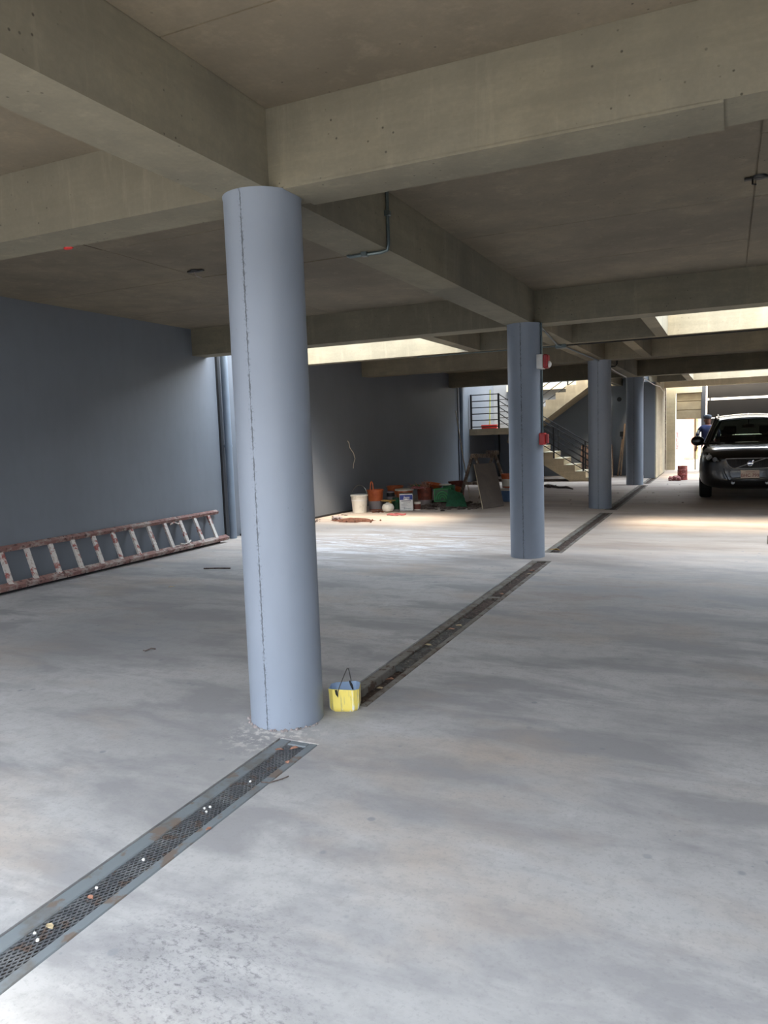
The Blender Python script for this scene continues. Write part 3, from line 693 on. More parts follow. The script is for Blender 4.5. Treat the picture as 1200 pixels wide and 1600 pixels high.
# soil patch
m = MB(); N = 22; rnd = random.Random(3); vs = [(-6.18, 12.1, 0.055)]; fs = []
for k, (rr_, zz) in enumerate(((0.35, 0.045), (0.7, 0.02), (1.0, 0.001))):
    for i in range(N):
        a = 2*math.pi*i/N; q = rr_*(1+rnd.uniform(-0.18, 0.18)); vs.append((-6.18+0.42*q*math.cos(a), 12.1+0.26*q*math.sin(a), max(0.001, zz+rnd.uniform(-.008, .008)*(k < 2))))
for i in range(N): fs.append((0, 1+i, 1+(i+1) % N))
for k in range(2):
    for i in range(N): fs.append((1+k*N+i, 1+(k+1)*N+i, 1+(k+1)*N+(i+1) % N, 1+k*N+(i+1) % N))
m.add(vs, fs)
for i in range(40): m.blob((-6.18+rnd.gauss(0, 0.22), 12.1+rnd.gauss(0, 0.14), 0.02), 0.02, 0.02, 0.014, 0.3, 1, i, 0.0)
tag(m.build('soil', M_DIRT), 'small spread of red-brown soil on the floor in front of the white pail', 'soil', kind='stuff')
m = MB(); m.blob((-6.55, 12.12, 0.03), 0.10, 0.07, 0.05, 0.35, 2, 8, 0.0); tag(m.build('plastic_bag', M_GREYL), 'crumpled clear grey plastic beside the soil patch', 'bag')
# pink rag ring & brown scraps
m = MB(); m.tube([(-5.76+0.17*math.cos(a)+0.02*math.sin(3*a), 13.07+0.09*math.sin(a), 0.016+0.008*math.sin(5*a)) for a in [2*math.pi*i/28 for i in range(28)]], 0.016, 6, True)
tag(m.build('twisted_rag', M_PINK, None, True), 'twisted pink rag lying in a ring on the floor before the square tin', 'rag')
m = MB(); rnd = random.Random(21)
for i in range(16): m.blob((-6.42+rnd.gauss(0, 0.1), 13.55+rnd.gauss(0, 0.07), 0.012), rnd.uniform(.02, .05), rnd.uniform(.02, .04), 0.012, 0.3, 1, i, 0.0)
tag(m.build('brick_crumbs', M_DIRT), 'brick-coloured crumbs on the floor between white pail and jug', 'crumbs', kind='stuff')

# ------------------------------------------------------------ trestle, leaning board, long stick
t = thing('trestle', 'cement-spattered wooden trestle standing behind the leaning board', 'trestle', (-5.0, 15.9, 0))
A0 = Vector((-5.0, 15.6, 1.0)); A1 = Vector((-4.82, 16.55, 0.96))
MB().beam(A0-Vector((0.0, 0.05, -0.02)), A1+Vector((0, 0.05, 0.02)), 0.10, 0.09).build('ridge', M_WOODG, t)
for base in (A0, A1):
    for sx_ in (-1, 1):
        MB().beam(base+Vector((sx_*0.02, 0, 0.06)), Vector((base.x+sx_*0.36, base.y, 0.0)), 0.05, 0.08, (0, 1, 0)).build('leg', M_WOODG, t)
    MB().beam(Vector((base.x-0.22, base.y-0.03, 0.42)), Vector((base.x+0.22, base.y-0.03, 0.42)), 0.03, 0.06).build('crosspiece', M_WOODG, t)
MB().cbox(-4.98, -4.72, 16.42, 16.60, 1.0, 1.10, 0.01).build('end_block', M_WOODG, t)
t = thing('cement_board', 'grey cement board leaning against the trestle', 'board', (-4.35, 14.6, 0))
bl = Vector((-4.40, 14.25, 0.0)); br = Vector((-4.24, 15.2, 0.0)); 
bl = Vector((-4.42, 14.30, 0.0)); br = Vector((-4.17, 14.95, 0.0)); up_ = Vector((-0.36, 0.62, 0.86))
n_ = (br-bl).cross(up_).normalized()*0.012
vs = [bl, br, br+up_, bl+up_]; vs2 = [p+n_ for p in vs]
MB().add(vs+vs2, [(0, 1, 2, 3), (7, 6, 5, 4), (0, 4, 5, 1), (1, 5, 6, 2), (2, 6, 7, 3), (3, 7, 4, 0)]).build('sheet', M_PANEL, t)
MB().beam(bl+n_*0.5-Vector((0.004, 0, 0)), bl+up_+n_*0.5-Vector((0.004, 0, 0)), 0.014, 0.014).build('edge', M_PANELE, t)
m = MB(); m.tube([(-7.11, 20.6, 2.14), (-6.2, 18.4, 1.0), (-5.4, 16.5, 0.02)], [0.014, 0.014, 0.014], 6)
tag(m.build('long_stick', M_PANELE, None, True), 'long thin pale stick leaning from the wall corner down behind the trestle', 'stick')
# dark branch on floor
m = MB(); m.tube([(-4.45, 20.0, 0.03), (-4.2, 19.7, 0.05), (-3.95, 19.4, 0.03), (-3.7, 19.2, 0.05), (-3.5, 18.9, 0.03)], [0.03, 0.04, 0.03, 0.035, 0.015], 6); m.tube([(-4.1, 19.6, 0.04), (-4.0, 19.3, 0.1)], [0.02, 0.01], 5)
m.blob((-4.3, 19.7, 0.05), 0.12, 0.1, 0.07, 0.3, 1, 2, 0.0)
tag(m.build('branch', M_RUBB, None, True), 'dark broken branch lying on the floor between two columns', 'branch')

# ------------------------------------------------------------ stair
st = thing('staircase', 'cream concrete switchback stair with black steel railings', 'staircase', (-4.8, 23.2, 0))
rise, run = 0.19, 0.31
prof = []; x = -3.40; z = 0.09
prof.append((x, 0)); prof.append((x, z))
for i in range(8):
    x -= run; prof.append((x, z)); z += rise; prof.append((x, z))
zl = z                                      # landing level
lx = x
prof += [(lx-0.06, zl-0.03), (lx-0.06, zl-0.19), (-6.0, 1.18), (-4.15, 0.0)]
prof = [(a, b) for a, b in prof if True]
LY0, LY1 = 22.0, 23.15
MB().prism(prof, 'Y', LY0, LY1).build('lower_flight', M_STAIR, st)
xx_ = -3.40; zz_ = 0.09
for i in range(9):
    x1_ = xx_; x0_ = xx_-run
    MB().box(x0_, x1_+0.012, LY0-0.008, LY1, zz_, zz_+0.015).build('tread', M_CREAM, st)
    xx_ -= run; zz_ += rise
    if i == 7: break
MB().box(XW, lx-0.05, 21.96, 24.6, zl-0.19, zl).build('landing', M_STAIR, st)
# upper flight, rising back to the right behind
prof = []; x = -6.05; z = zl
UY0, UY1 = 23.3, 24.55
pts = [(x, zl-0.19), (x, z)]
for i in range(9):
    z += rise+0.015; pts.append((x, z)); x += run; pts.append((x, z))
pts += [(x, z-0.3), (-5.6, 1.50)]
MB().prism(pts, 'Y', UY0, UY1).build('upper_flight', M_STAIR, st)
def rail_run(p0, p1, heights, y, posts, r=0.016):
    m = MB()
    for h in heights: m.tube([(p0[0], y, p0[1]+h), (p1[0], y, p1[1]+h)], r if h == max(heights) else r*0.8, 6)
    m.build('handrail' if False else 'rails', M_DARKSTEEL, st, True)
    for px in posts:
        k = (px-p0[0])/(p1[0]-p0[0]); zb = p0[1]+(p1[1]-p0[1])*k
        MB().box(px-0.02, px+0.02, y-0.02, y+0.02, zb-0.12, zb+max(heights)).build('post', M_DARKSTEEL, st)
nose0 = (-3.55, 0.12); nose1 = (lx-0.05, zl)
rail_run(nose0, nose1, [0.08, 0.26, 0.44, 0.62, 0.80], LY0+0.04, [-3.78, -4.62])
rail_run(nose0, nose1, [0.08, 0.26, 0.44, 0.62, 0.80], LY1-0.04, [-3.9, -4.7, -5.5])
m = MB()
for h in (0.06, 0.26, 0.45, 0.64, 0.83, 1.02): m.tube([(-7.12, 22.0, zl+h), (-6.24, 22.0, zl+h)], 0.016, 6)
m.build('rails', M_DARKSTEEL, st, True)
m = MB()
for h in (0.26, 0.45, 0.64, 0.83, 1.02): m.tube([(-6.24, 22.0, zl+h), (lx-0.05, 22.04, zl+h-0.22)], 0.014, 6)
m.build('rails', M_DARKSTEEL, st, True)
for px in (-7.10, -6.24): MB().box(px-0.025, px+0.025, 21.975, 22.025, zl-0.12, zl+1.04).build('post', M_DARKSTEEL, st)
m = MB()
for h in (0.15, 0.35, 0.55, 0.75, 0.95): m.tube([(-6.9, 24.45, zl+h), (-6.05, 24.45, zl+h)], 0.014, 6)
m.build('rails', M_DARKSTEEL, st, True)
rail_run((-6.0, zl+0.1), (-3.3, zl+0.1+2.7*(0.205/0.31)), [0.1, 0.35, 0.6, 0.85], UY0+0.05, [-5.3, -4.45, -3.6])
MB().box(-6.65, -3.0, 24.40, 24.62, 2.80, 3.0).build('upper_edge', M_CREAM, st)
# broom on landing
t = thing('broom', 'yellow-handled broom with red head standing on the stair landing', 'broom', (-6.62, 22.5, zl))
m = MB(); m.tube([(-6.66, 22.45, zl+0.10), (-6.64, 22.5, zl+1.18)], 0.018, 8); m.build('handle', M_YST, t, True)
MB().cbox(-6.92, -6.42, 22.40, 22.50, zl+0.04, zl+0.12, 0.01).build('head', M_RED, t)
MB().box(-6.91, -6.43, 22.41, 22.49, zl, zl+0.04).build('bristle_block', M_RED, t)
# cable under landing in corner
m = MB(); m.tube([(-6.98, 24.58, 1.42), (-6.97, 24.58, 0.9), (-7.0, 24.57, 0.7), (-6.98, 24.58, 0.0)], 0.03, 8)
tag(m.build('corner_pipe', M_BLACK, None, True), 'dark thin pipe in the corner under the stair landing', 'pipe')
# brown board + planks against back wall
t = thing('brown_board', 'warped brown plywood board leaning by the stair foot behind a column', 'board', (-3.7, 23.9, 0))
m = MB(); vs = []; N = 8
for i in range(N+1):
    u = i/N; z_ = 0.98*u; y_ = 23.75+0.55*u
    xr = -3.18-0.10*u*u
    vs += [(-4.22, y_, z_), (xr, y_, z_), (xr, y_+0.02, z_), (-4.22, y_+0.02, z_)]
fs = [(i*4+k, i*4+(k+1) % 4, (i+1)*4+(k+1) % 4, (i+1)*4+k) for i in range(N) for k in range(4)]+[(0, 1, 2, 3), (N*4, N*4+1, N*4+2, N*4+3)]
m.add(vs, fs).build('sheet', M_BROWNW, t)
MB().beam((-3.20, 23.73, 0.0), (-3.30, 24.28, 0.98), 0.03, 0.05).build('batten', M_PLANKW, t)
for (xa, xb_, zt_, lab) in ((-3.03, -2.93, 1.62, 'taller pale timber strip leaning on the wall behind the farthest column'), (-3.12, -3.0, 1.15, 'shorter timber strip leaning on the wall behind the farthest column')):
    o = MB().beam((xa, 24.35, 0.0), (xb_, 24.58, zt_), 0.045, 0.02, (0, 1, 0)).build('timber_strip', M_PLANKW); tag(o, lab, 'plank', 'timber strips against the back wall')
t = thing('wall_socket', 'small dark fitting on the wall beside the timber strips', 'fitting', (-3.02, 24.6, 1.3))
MB().cbox(-3.08, -2.96, 24.57, 24.62, 1.22, 1.38, 0.008).build('box', M_BLACK, t); MB().tube([(-3.02, 24.58, 1.22), (-3.0, 24.57, 1.05), (-3.02, 24.58, 0.9)], 0.012, 6).build('lead', M_BLACK, t, True)
t = thing('wall_boss', 'small round dark boss high on the wall between the columns', 'fitting', (-3.08, 24.6, 2.35))
MB().lathe([(0.07, -0.03), (0.07, 0.0)], 20, (-3.1, 24.62, 2.38), 'Y').build('disc', M_BLACK, t, True)

# ------------------------------------------------------------ fire alarm fittings on the second column
def conduit(name, pts, label, r=0.0125, mat=M_CONDUIT, clips=(), cat='conduit'):
    t = thing(name, label, cat, pts[0])
    MB().tube(pts, r, 8).build('pipe', mat, t, True)
    for c in clips: MB().cbox(c[0]-0.022, c[0]+0.022, c[1]-0.022, c[1]+0.022, c[2]-0.018, c[2]+0.018, 0.004).build('clip', mat, t)
    return t
cx = -2.22+0.215*math.cos(math.radians(-12)); cy = 9.0+0.215*math.sin(math.radians(-12))
conduit('conduit', [(cx, cy, HB), (cx, cy, 2.42)], 'short vertical conduit above the red strobe on the alarm column')
conduit('conduit', [(cx, cy, 2.24), (cx, cy, 1.49)], 'vertical conduit between strobe and red call point on the alarm column')
t = thing('fire_alarm_strobe', 'white and red fire alarm strobe high on the second column', 'fire alarm', (cx, cy, 2.24))
MB().cbox(cx-0.045, cx+0.03, cy-0.08, cy+0.06, 2.25, 2.42, 0.006).build('back_box', M_WHITE, t)
MB().cbox(cx+0.031, cx+0.088, cy-0.075, cy+0.055, 2.255, 2.415, 0.012).build('sounder', M_DRED, t)
MB().blob((cx+0.092, cy-0.02, 2.30), 0.03, 0.04, 0.04, 0.0, 2).build('lens', M_WHITE, t, True)
m = MB()
for i in range(3): m.box(cx+0.036+i*0.017, cx+0.042+i*0.017, cy-0.0775, cy-0.075, 2.275, 2.40)
m.build('slots', M_RED, t)
t = thing('fire_call_point', 'small red fire call point below the strobe on the second column', 'fire alarm', (cx, cy, 1.36))
MB().cbox(cx-0.035, cx+0.045, cy-0.06, cy+0.05, 1.36, 1.50, 0.012).build('back_box', M_RED, t)
MB().cbox(cx+0.046, cx+0.07, cy-0.045, cy+0.04, 1.375, 1.485, 0.006).build('cover', M_DRED, t)
# conduits on beams
conduit('conduit', [(BX1+0.015, 4.76, HS), (BX1+0.015, 4.76, HB+0.03), (BX1+0.005, 4.76, HB-0.008), (BX1-0.04, 4.76, HB-0.016), (-2.38, 4.76, HB-0.016), (-2.405, 4.775, HB-0.004)],
        'conduit dropping down the near beam side and turning under it', clips=[(BX1+0.012, 4.76, 3.02), (-2.27, 4.76, HB-0.012)])
conduit('conduit', [(-2.06, 9.12, HB-0.02), (-2.30, 11.3, HB-0.02), (-2.26, 11.5, HB-0.02), (-2.2, 14.55, HB-0.02)], 'conduit along the spine beam between the second and third columns')
t = thing('junction_box', 'small grey junction box where the beam conduits cross', 'junction box', (-2.3, 11.5, HB-0.05))
MB().cbox(-2.36, -2.20, 11.42, 11.58, HB-0.055, HB, 0.006).build('box', M_CONDUIT, t)
conduit('conduit', [(-2.36, 11.5, HB-0.015), (-4.6, 11.5, HB-0.015)], 'conduit running left from the junction box under the slender beam', r=0.01)
conduit('conduit', [(-2.20, 11.5, HB-0.015), (2.6, 11.5, HB-0.015)], 'conduit running right from the junction box under the slender beam', r=0.01, mat=M_DARKSTEEL)
conduit('conduit', [(-2.085, 16.2, HB+0.3), (-2.085, 16.2, HB+0.03), (-2.12, 16.2, HB-0.015), (-2.38, 16.2, HB-0.015)], 'dark conduit hooking under the spine beam beyond the third column', mat=M_DARKSTEEL)
m = MB(); m.tube([(-2.2, 15.2, HB-0.018), (-2.3, 17.5, HB-0.022), (-2.35, 20.0, HB-0.018)], 0.014, 6)
tag(m.build('white_cable', M_WHITE, None, True), 'white cable under the spine beam between the third and fourth columns', 'cable')
m = MB(); m.tube([(-2.0, 20.6, HB-0.02), (-1.90, 22.5, HB-0.12), (-1.87, 24.2, HB-0.10), (-1.86, 25.6, HB-0.22)], 0.012, 6)
tag(m.build('white_cable', M_WHITE, None, True), 'white cable sagging from the farthest column to the cream wall', 'cable')
m = MB(); m.tube([(-1.885, 26.6, 2.8), (-1.885, 26.6, 1.6), (-1.885, 26.62, 1.4), (-1.885, 26.6, 0.05)], 0.02, 6)
tag(m.build('thin_pipe', M_WOODG, None, True), 'thin vertical pipe on the cream passage wall', 'pipe')
# ceiling outlet boxes
def outlet(x, y, label, wire):
    t = thing('ceiling_outlet', label, 'ceiling outlet', (x, y, HS-0.02))
    MB().lathe([(0.045, -0.012), (0.05, 0)], 16, (x, y, HS)).build('box', M_BLACK, t, True)
    MB().cbox(x-0.09, x+0.09, y-0.02, y+0.02, HS-0.016, HS-0.002, 0.003).build('bracket', M_BLACK, t)
    MB().tube(wire, 0.006, 5).build('wire', M_GREYL if x < 0 else M_BLACK, t, True)
outlet(-4.64, 5.97, 'open ceiling outlet with a dangling wire, left of the nearest column', [(-4.66, 5.97, HS-0.01), (-4.62, 5.95, HS-0.06), (-4.54, 5.93, HS-0.09)])
outlet(0.17, 5.78, 'open ceiling outlet on the slab to the right of the spine beam', [(0.13, 5.77, HS-0.01), (0.13, 5.76, HS-0.05), (0.15, 5.74, HS-0.06)])
o = MB().blob((-3.80, 3.63, HB-0.002), 0.035, 0.02, 0.010, 0.2, 2, 4).build('red_tape', M_RED); tag(o, 'scrap of red tape under the first cross beam', 'tape')

# ------------------------------------------------------------ gate and passage end
struct(MB().box(-1.90, -1.62, 27.3, 27.55, 0, 2.9).build('wall_jamb', M_CREAM), 'cream jamb beside the gate opening')
struct(MB().box(-1.62, -0.80, 27.3, 27.55, 2.58, 2.9).build('lintel', M_CREAM), 'cream lintel over the gate opening')
t = thing('boarded_gate', 'taupe horizontal boards above the bright wicket opening', 'gate', (-1.2, 27.45, 0))
for i, (z0_, z1_) in enumerate(((2.31, 2.57), (2.02, 2.285), (1.70, 1.995))):
    MB().cbox(-1.60, -0.82, 27.42, 27.46, z0_, z1_, 0.008).build('board', M_GATEB, t)
MB().box(-1.60, -0.82, 27.45, 27.47, 1.70, 2.58).build('backing', M_GATEB, t)
MB().cbox(-1.02, -0.97, 27.42, 27.47, 0.0, 1.70, 0.006).build('post', M_GATEB, t)
t = thing('sliding_gate', 'dark brown-grey metal gate behind the car, slatted with bright gaps', 'gate', (1.5, 27.45, 0))
MB().cbox(-0.82, -0.68, 27.38, 27.50, 0, 2.9, 0.008).build('post', M_POST, t)
for (z0_, z1_) in ((0.05, 0.58), (0.60, 1.13), (1.15, 1.70), (1.72, 2.30), (2.37, 2.80)):
    MB().cbox(-0.64, XR-0.1, 27.42, 27.46, z0_, z1_, 0.006).build('panel', M_GATE, t)
for xg in (-0.58, 1.6): MB().box(xg, xg+0.05, 27.46, 27.50, 0, 2.8).build('stile', M_GATE, t)
# beyond the gate: street wall with faded door and meter
struct(MB().box(-9, 9, 36.0, 36.3, 0, 5.0).build('wall_street', M_CLAY), 'sunlit rendered wall across the street')
t = thing('street_door', 'faded red door frame seen through the wicket opening', 'door', (-1.5, 35.9, 0))
MB().cbox(-1.75, -1.35, 35.86, 35.99, 0.0, 2.1, 0.01).build('leaf', M_PINKW, t); MB().cbox(-1.33, -1.18, 35.84, 35.99, 0.0, 2.2, 0.01).build('jamb', M_WOODY, t)
t = thing('meter_box', 'dull pinkish meter box on the street wall beyond the wicket', 'meter box', (-2.1, 35.9, 0.6))
MB().cbox(-2.2, -2.0, 35.8, 35.99, 0.45, 1.2, 0.01).build('box', M_MAROON, t)
# red drum and cloth
t = thing('red_drum', 'rusty red drum standing on the floor before the bright opening', 'drum', (-1.14, 22.4, 0))
MB().lathe([(0.13, 0), (0.135, 0.01), (0.128, 0.02), (0.128, 0.13), (0.135, 0.14), (0.128, 0.15), (0.128, 0.27), (0.135, 0.28), (0.128, 0.29), (0.128, 0.38), (0.136, 0.39), (0.12, 0.395), (0.12, 0.36)], 24, caps=False).build('body', M_RUSTD, t, True, True)
MB().lathe([(0.001, 0.37), (0.121, 0.37)], 24, caps=False).build('lid', M_RUSTD, t, True, True)
m = MB()
for i, (a, b, c) in enumerate(((-1.30, 22.15, 0.10), (-1.42, 22.12, 0.07), (-1.22, 22.05, 0.06))): m.blob((a, b, 0.05), c*1.1, c, c*0.9, 0.3, 2, i, 0.0)
tag(m.build('cloth_heap', M_MAROON), 'crumpled maroon cloth at the foot of the red drum', 'cloth')

# ------------------------------------------------------------ small litter
def leaf(x, y, z=0.002, s=0.03, mat=M_LEAF, seed=0, lab=None, grp='dry leaves on the drain channels'):
    rnd = random.Random(seed+100); a = rnd.uniform(0, 6.28); vs = []
    pr = [(0, 0), (0.35, 0.28), (0.75, 0.26), (1.0, 0.0), (0.75, -0.24), (0.35, -0.3)]
    for u, v in pr:
        X = (u-0.5)*s*2; Y_ = v*s*2; vs.append((x+X*math.cos(a)-Y_*math.sin(a), y+X*math.sin(a)+Y_*math.cos(a), z+0.3*s*abs(v)*2+rnd.uniform(0, 0.25)*s))
    vs += [(p[0], p[1], p[2]+0.0015) for p in vs]
    o = MB().add(vs, [(0, 1, 2, 3, 4, 5), (11, 10, 9, 8, 7, 6)]+[(i, (i+1) % 6, (i+1) % 6+6, i+6) for i in range(6)]).build('dry_leaf', mat)
    return tag(o, lab, 'leaf', grp)
leaf(-2.02, 3.04, -0.003, 0.022, seed=1, lab='dry brown leaf near the far end of the mesh grating')
leaf(-1.96, 3.08, -0.003, 0.024, seed=2, lab='dry brown leaf on the end corner of the mesh grating')
leaf(-1.98, 1.77, -0.003, 0.014, seed=3, lab='orange-brown leaf on the middle of the mesh grating')
leaf(-1.98, 1.60, -0.001, 0.018, M_TAN, seed=4, lab='curled tan leaf standing on the near mesh grating')
leaf(-1.90, 2.92, 0.003, 0.016, seed=5, lab='small leaf on the right edge of the mesh grating frame')
leaf(-1.87, 2.28, 0.003, 0.014, seed=6, lab='small brown leaf caught at the right kerb of the grating')
ORD = ['nearest', 'second', 'third', 'fourth', 'fifth', 'sixth', 'seventh', 'eighth']
for i, (x_, y_) in enumerate(((-1.96, 4.12), (-1.98, 4.30), (-1.99, 5.02), (-1.98, 5.5), (-1.96, 5.62), (-1.95, 6.85), (-1.93, 7.9), (-1.95, 8.1))):
    leaf(x_, y_, -0.010 if y_ > 4.5 else -0.04, 0.03, M_LEAF if i % 2 else M_TAN, 20+i, 'dry leaf in the silted drain, %s one counted from the yellow can' % ORD[i], 'leaves in the silted drain beyond the yellow can')
leaf(-1.99, 9.5, 0.0, 0.07, M_WOODY, 41, 'yellow leaf at the start of the drain beyond the alarm column', None)
leaf(-5.38, 6.2, 0.004, 0.035, M_TAN, 42, 'yellowish leaf on the open floor left of the nearest column', None)
PLAB = ['left of the three clustered at mid length', 'far one of the three clustered at mid length', 'right of the three clustered at mid length', 'beside the orange-brown leaf', 'upper of the near pair by the tan leaf', 'lower of the near pair by the tan leaf', 'alone between the leaf and the cluster', 'alone between the cluster and the far end']
for i, (x_, y_) in enumerate(((-2.0, 2.42), (-1.985, 2.44), (-1.975, 2.40), (-2.0, 1.82), (-2.0, 1.56), (-1.965, 1.54), (-1.97, 2.02), (-1.96, 2.70))):
    o = MB().blob((x_, y_, -0.001), 0.0065, 0.006, 0.006, 0.2, 1, i).build('pebble', M_PEBB, None, True); tag(o, 'white pebble on the mesh grating, '+PLAB[i], 'pebble', 'white pebbles on the mesh grating')
m = MB(); m.tube([(-1.90, 2.70, 0.006), (-1.86, 2.705, 0.008), (-1.82, 2.75, 0.012), (-1.805, 2.78, 0.014)], 0.003, 5)
tag(m.build('twig', M_RUBB, None, True), 'short dark twig beside the mesh grating', 'twig')
m = MB(); m.tube([(-5.76, 7.23, 0.008), (-5.6, 7.28, 0.01), (-5.44, 7.33, 0.008)], 0.008, 5)
tag(m.build('twig', M_RUBB, None, True), 'thin straight stick on the floor near the lying ladder', 'twig')
m = MB(); m.tube([(-3.96, 4.21, 0.004), (-3.93, 4.20, 0.006), (-3.90, 4.23, 0.02), (-3.88, 4.25, 0.012), (-3.905, 4.27, 0.005)], 0.0045, 5)
tag(m.build('twig', M_RUBB, None, True), 'small curled dark scrap on the floor left of the nearest column', 'twig')
m = MB(); rnd = random.Random(77)
for i in range(45):
    x_ = rnd.uniform(-5.0, -0.75); y_ = rnd.uniform(15.2, 21.0); s_ = rnd.uniform(0.006, 0.018)
    m.blob((x_, y_, s_*0.2), s_*1.6, s_*1.4, s_*0.4, 0.35, 1, i, 0.0)
for i in range(30):
    x_ = rnd.uniform(XW+0.2, XW+0.45); y_ = rnd.uniform(9.8, 13.0); s_ = rnd.uniform(0.01, 0.03)
    m.blob((x_, y_, s_*0.2), s_*1.6, s_*1.4, s_*0.5, 0.35, 1, i, 0.0)
tag(m.build('debris', M_RUBB), 'scattered dark crumbs on the shaded floor around the far columns', 'debris', kind='stuff')
o = MB().cbox(0.47, 0.62, 10.5, 10.62, 0, 0.10, 0.006).build('timber_block', M_WOODG); tag(o, 'small timber block on the floor at the right edge of the view', 'block')

# ------------------------------------------------------------ car
CX, CY = 0.40, 16.15
car = thing('car', 'black estate-style SUV parked facing the camera', 'car', (CX, CY, 0))
stations = [  # s, zb, [(w,z)...] bottom->top centre, plan curve k
    (0.00, [(0.0, .44), (0.55, .44), (0.62, .50), (0.64, .62), (0.62, .74), (0.52, .80), (0.3, .82), (0, .825)], 0.10),
    (0.04, [(0.0, .26), (0.70, .27), (0.80, .40), (0.82, .62), (0.80, .80), (0.66, .88), (0.4, .905), (0, .915)], 0.22),
    (0.16, [(0.0, .22), (0.80, .23), (0.89, .40), (0.905, .64), (0.88, .86), (0.72, .965), (0.45, .995), (0, 1.00)], 0.24),
    (0.40, [(0.0, .21), (0.84, .23), (0.93, .40), (0.935, .66), (0.91, .90), (0.76, 1.01), (0.48, 1.045), (0, 1.055)], 0.16),
    (0.75, [(0.0, .21), (0.86, .24), (0.94, .42), (0.945, .70), (0.925, .94), (0.79, 1.05), (0.50, 1.085), (0, 1.095)], 0.06),
    (1.20, [(0.0, .21), (0.86, .25), (0.945, .44), (0.945, .74), (0.93, .98), (0.83, 1.09), (0.52, 1.13), (0, 1.14)], 0.0),
    (1.45, [(0.0, .21), (0.86, .25), (0.93, .44), (0.94, .76), (0.93, 1.02), (0.86, 1.11), (0.6, 1.135), (0, 1.15)], 0.0),
    (2.4, [(0.0, .21), (0.86, .25), (0.925, .44), (0.94, .78), (0.935, 1.04), (0.89, 1.10), (0.6, 1.11), (0, 1.11)], 0.0),
    (3.5, [(0.0, .21), (0.86, .25), (0.94, .44), (0.945, .80), (0.94, 1.06), (0.89, 1.12), (0.6, 1.12), (0, 1.12)], 0.0),
    (4.35, [(0.0, .24), (0.82, .27), (0.92, .44), (0.93, .80), (0.90, 1.06), (0.82, 1.13), (0.5, 1.14), (0, 1.14)], -0.08),
    (4.60, [(0.0, .34), (0.70, .36), (0.80, .50), (0.82, .80), (0.78, 1.0), (0.70, 1.08), (0.4, 1.10), (0, 1.10)], -0.14),
]
vs = []; fs = []
ring = None
for (s_, pr, kc) in stations:
    row = []
    full = [(-w_, z_) for w_, z_ in pr[::-1]][:-1]  # left: top centre -> bottom
    full = [(-w_, z_) for w_, z_ in reversed(pr)][0:]
    loop = [(w_, z_) for w_, z_ in pr]+[(-w_, z_) for w_, z_ in reversed(pr[1:-1])]
    for (w_, z_) in loop: vs.append((w_, s_+kc*(w_/0.95)**2, z_))
n = len(loop)
for i in range(len(stations)-1):
    for k in range(n): fs.append((i*n+k, i*n+(k+1) % n, (i+1)*n+(k+1) % n, (i+1)*n+k))
# end caps as strips pairing mirrored vertices
def cap(o0, flip):
    out_ = []
    for k in range(0, 7):
        a, b = k, k+1; c_, d_ = (n-k) % n, (n-k-1) % n
        if k == 0: q = [o0+0, o0+1, o0+n-1]
        elif k == 6: q = [o0+6, o0+7, o0+8]
        else: q = [o0+a, o0+b, o0+d_, o0+c_]
        out_.append(tuple(q))
    return out_
fs += cap(0, False)+cap((len(stations)-1)*n, True)
body = MB().add(vs, fs).build('body', M_CAR, car, False, True)
def modify(o, *mods):
    dg = bpy.context.evaluated_depsgraph_get(); dg.update()
    me = bpy.data.meshes.new_from_object(o.evaluated_get(dg)); o.modifiers.clear(); o.data = me
sb = body.modifiers.new('sub', 'SUBSURF'); sb.levels = 2; sb.render_levels = 2
modify(body)
WH = [(0.90, 0.96), (-0.90, 0.96), (0.90, 3.73), (-0.90, 3.73)]
cutters = []
for (wx, wy) in WH:
    c = MB().lathe([(0.40, -0.22), (0.40, 0.22)], 32, (wx, wy, 0.36), 'X').build('cutter', None, car, False, True)
    mo = body.modifiers.new('arch', 'BOOLEAN'); mo.object = c; mo.operation = 'DIFFERENCE'; mo.solver = 'EXACT'; cutters.append(c)
modify(body)
for c in cutters: bpy.data.objects.remove(c)
for p in body.data.polygons: p.use_smooth = True
body.data.set_sharp_from_angle(angle=math.radians(40))
for (wx, wy) in WH:
    sgn = 1 if wx > 0 else -1; xo = wx*0.905
    wt = MB().lathe([(0.24, -0.11), (0.33, -0.115), (0.358, -0.09), (0.362, 0), (0.358, 0.09), (0.33, 0.115), (0.24, 0.11), (0.23, 0.0)], 36, (xo, wy, 0.36), 'X', caps=False)
    wheel = wt.build('wheel', M_TYRE, car, True, True)
    m = MB(); m.lathe([(0.238, -0.10), (0.245, 0.09*sgn), (0.22, 0.10*sgn), (0.21, 0.02*sgn)], 36, (xo, wy, 0.36), 'X', caps=False)
    m.lathe([(0.05, 0.02*sgn), (0.05, 0.085*sgn), (0.03, 0.09*sgn)], 20, (xo, wy, 0.36), 'X')
    for i in range(5):
        a = 2*math.pi*i/5+0.3; m.beam((xo+0.07*sgn, wy, 0.36), (xo+0.07*sgn, wy+0.225*math.cos(a), 0.36+0.225*math.sin(a)), 0.05, 0.03, (1, 0, 0))
    m.build('rim', M_ALLOY, wheel, True, True)
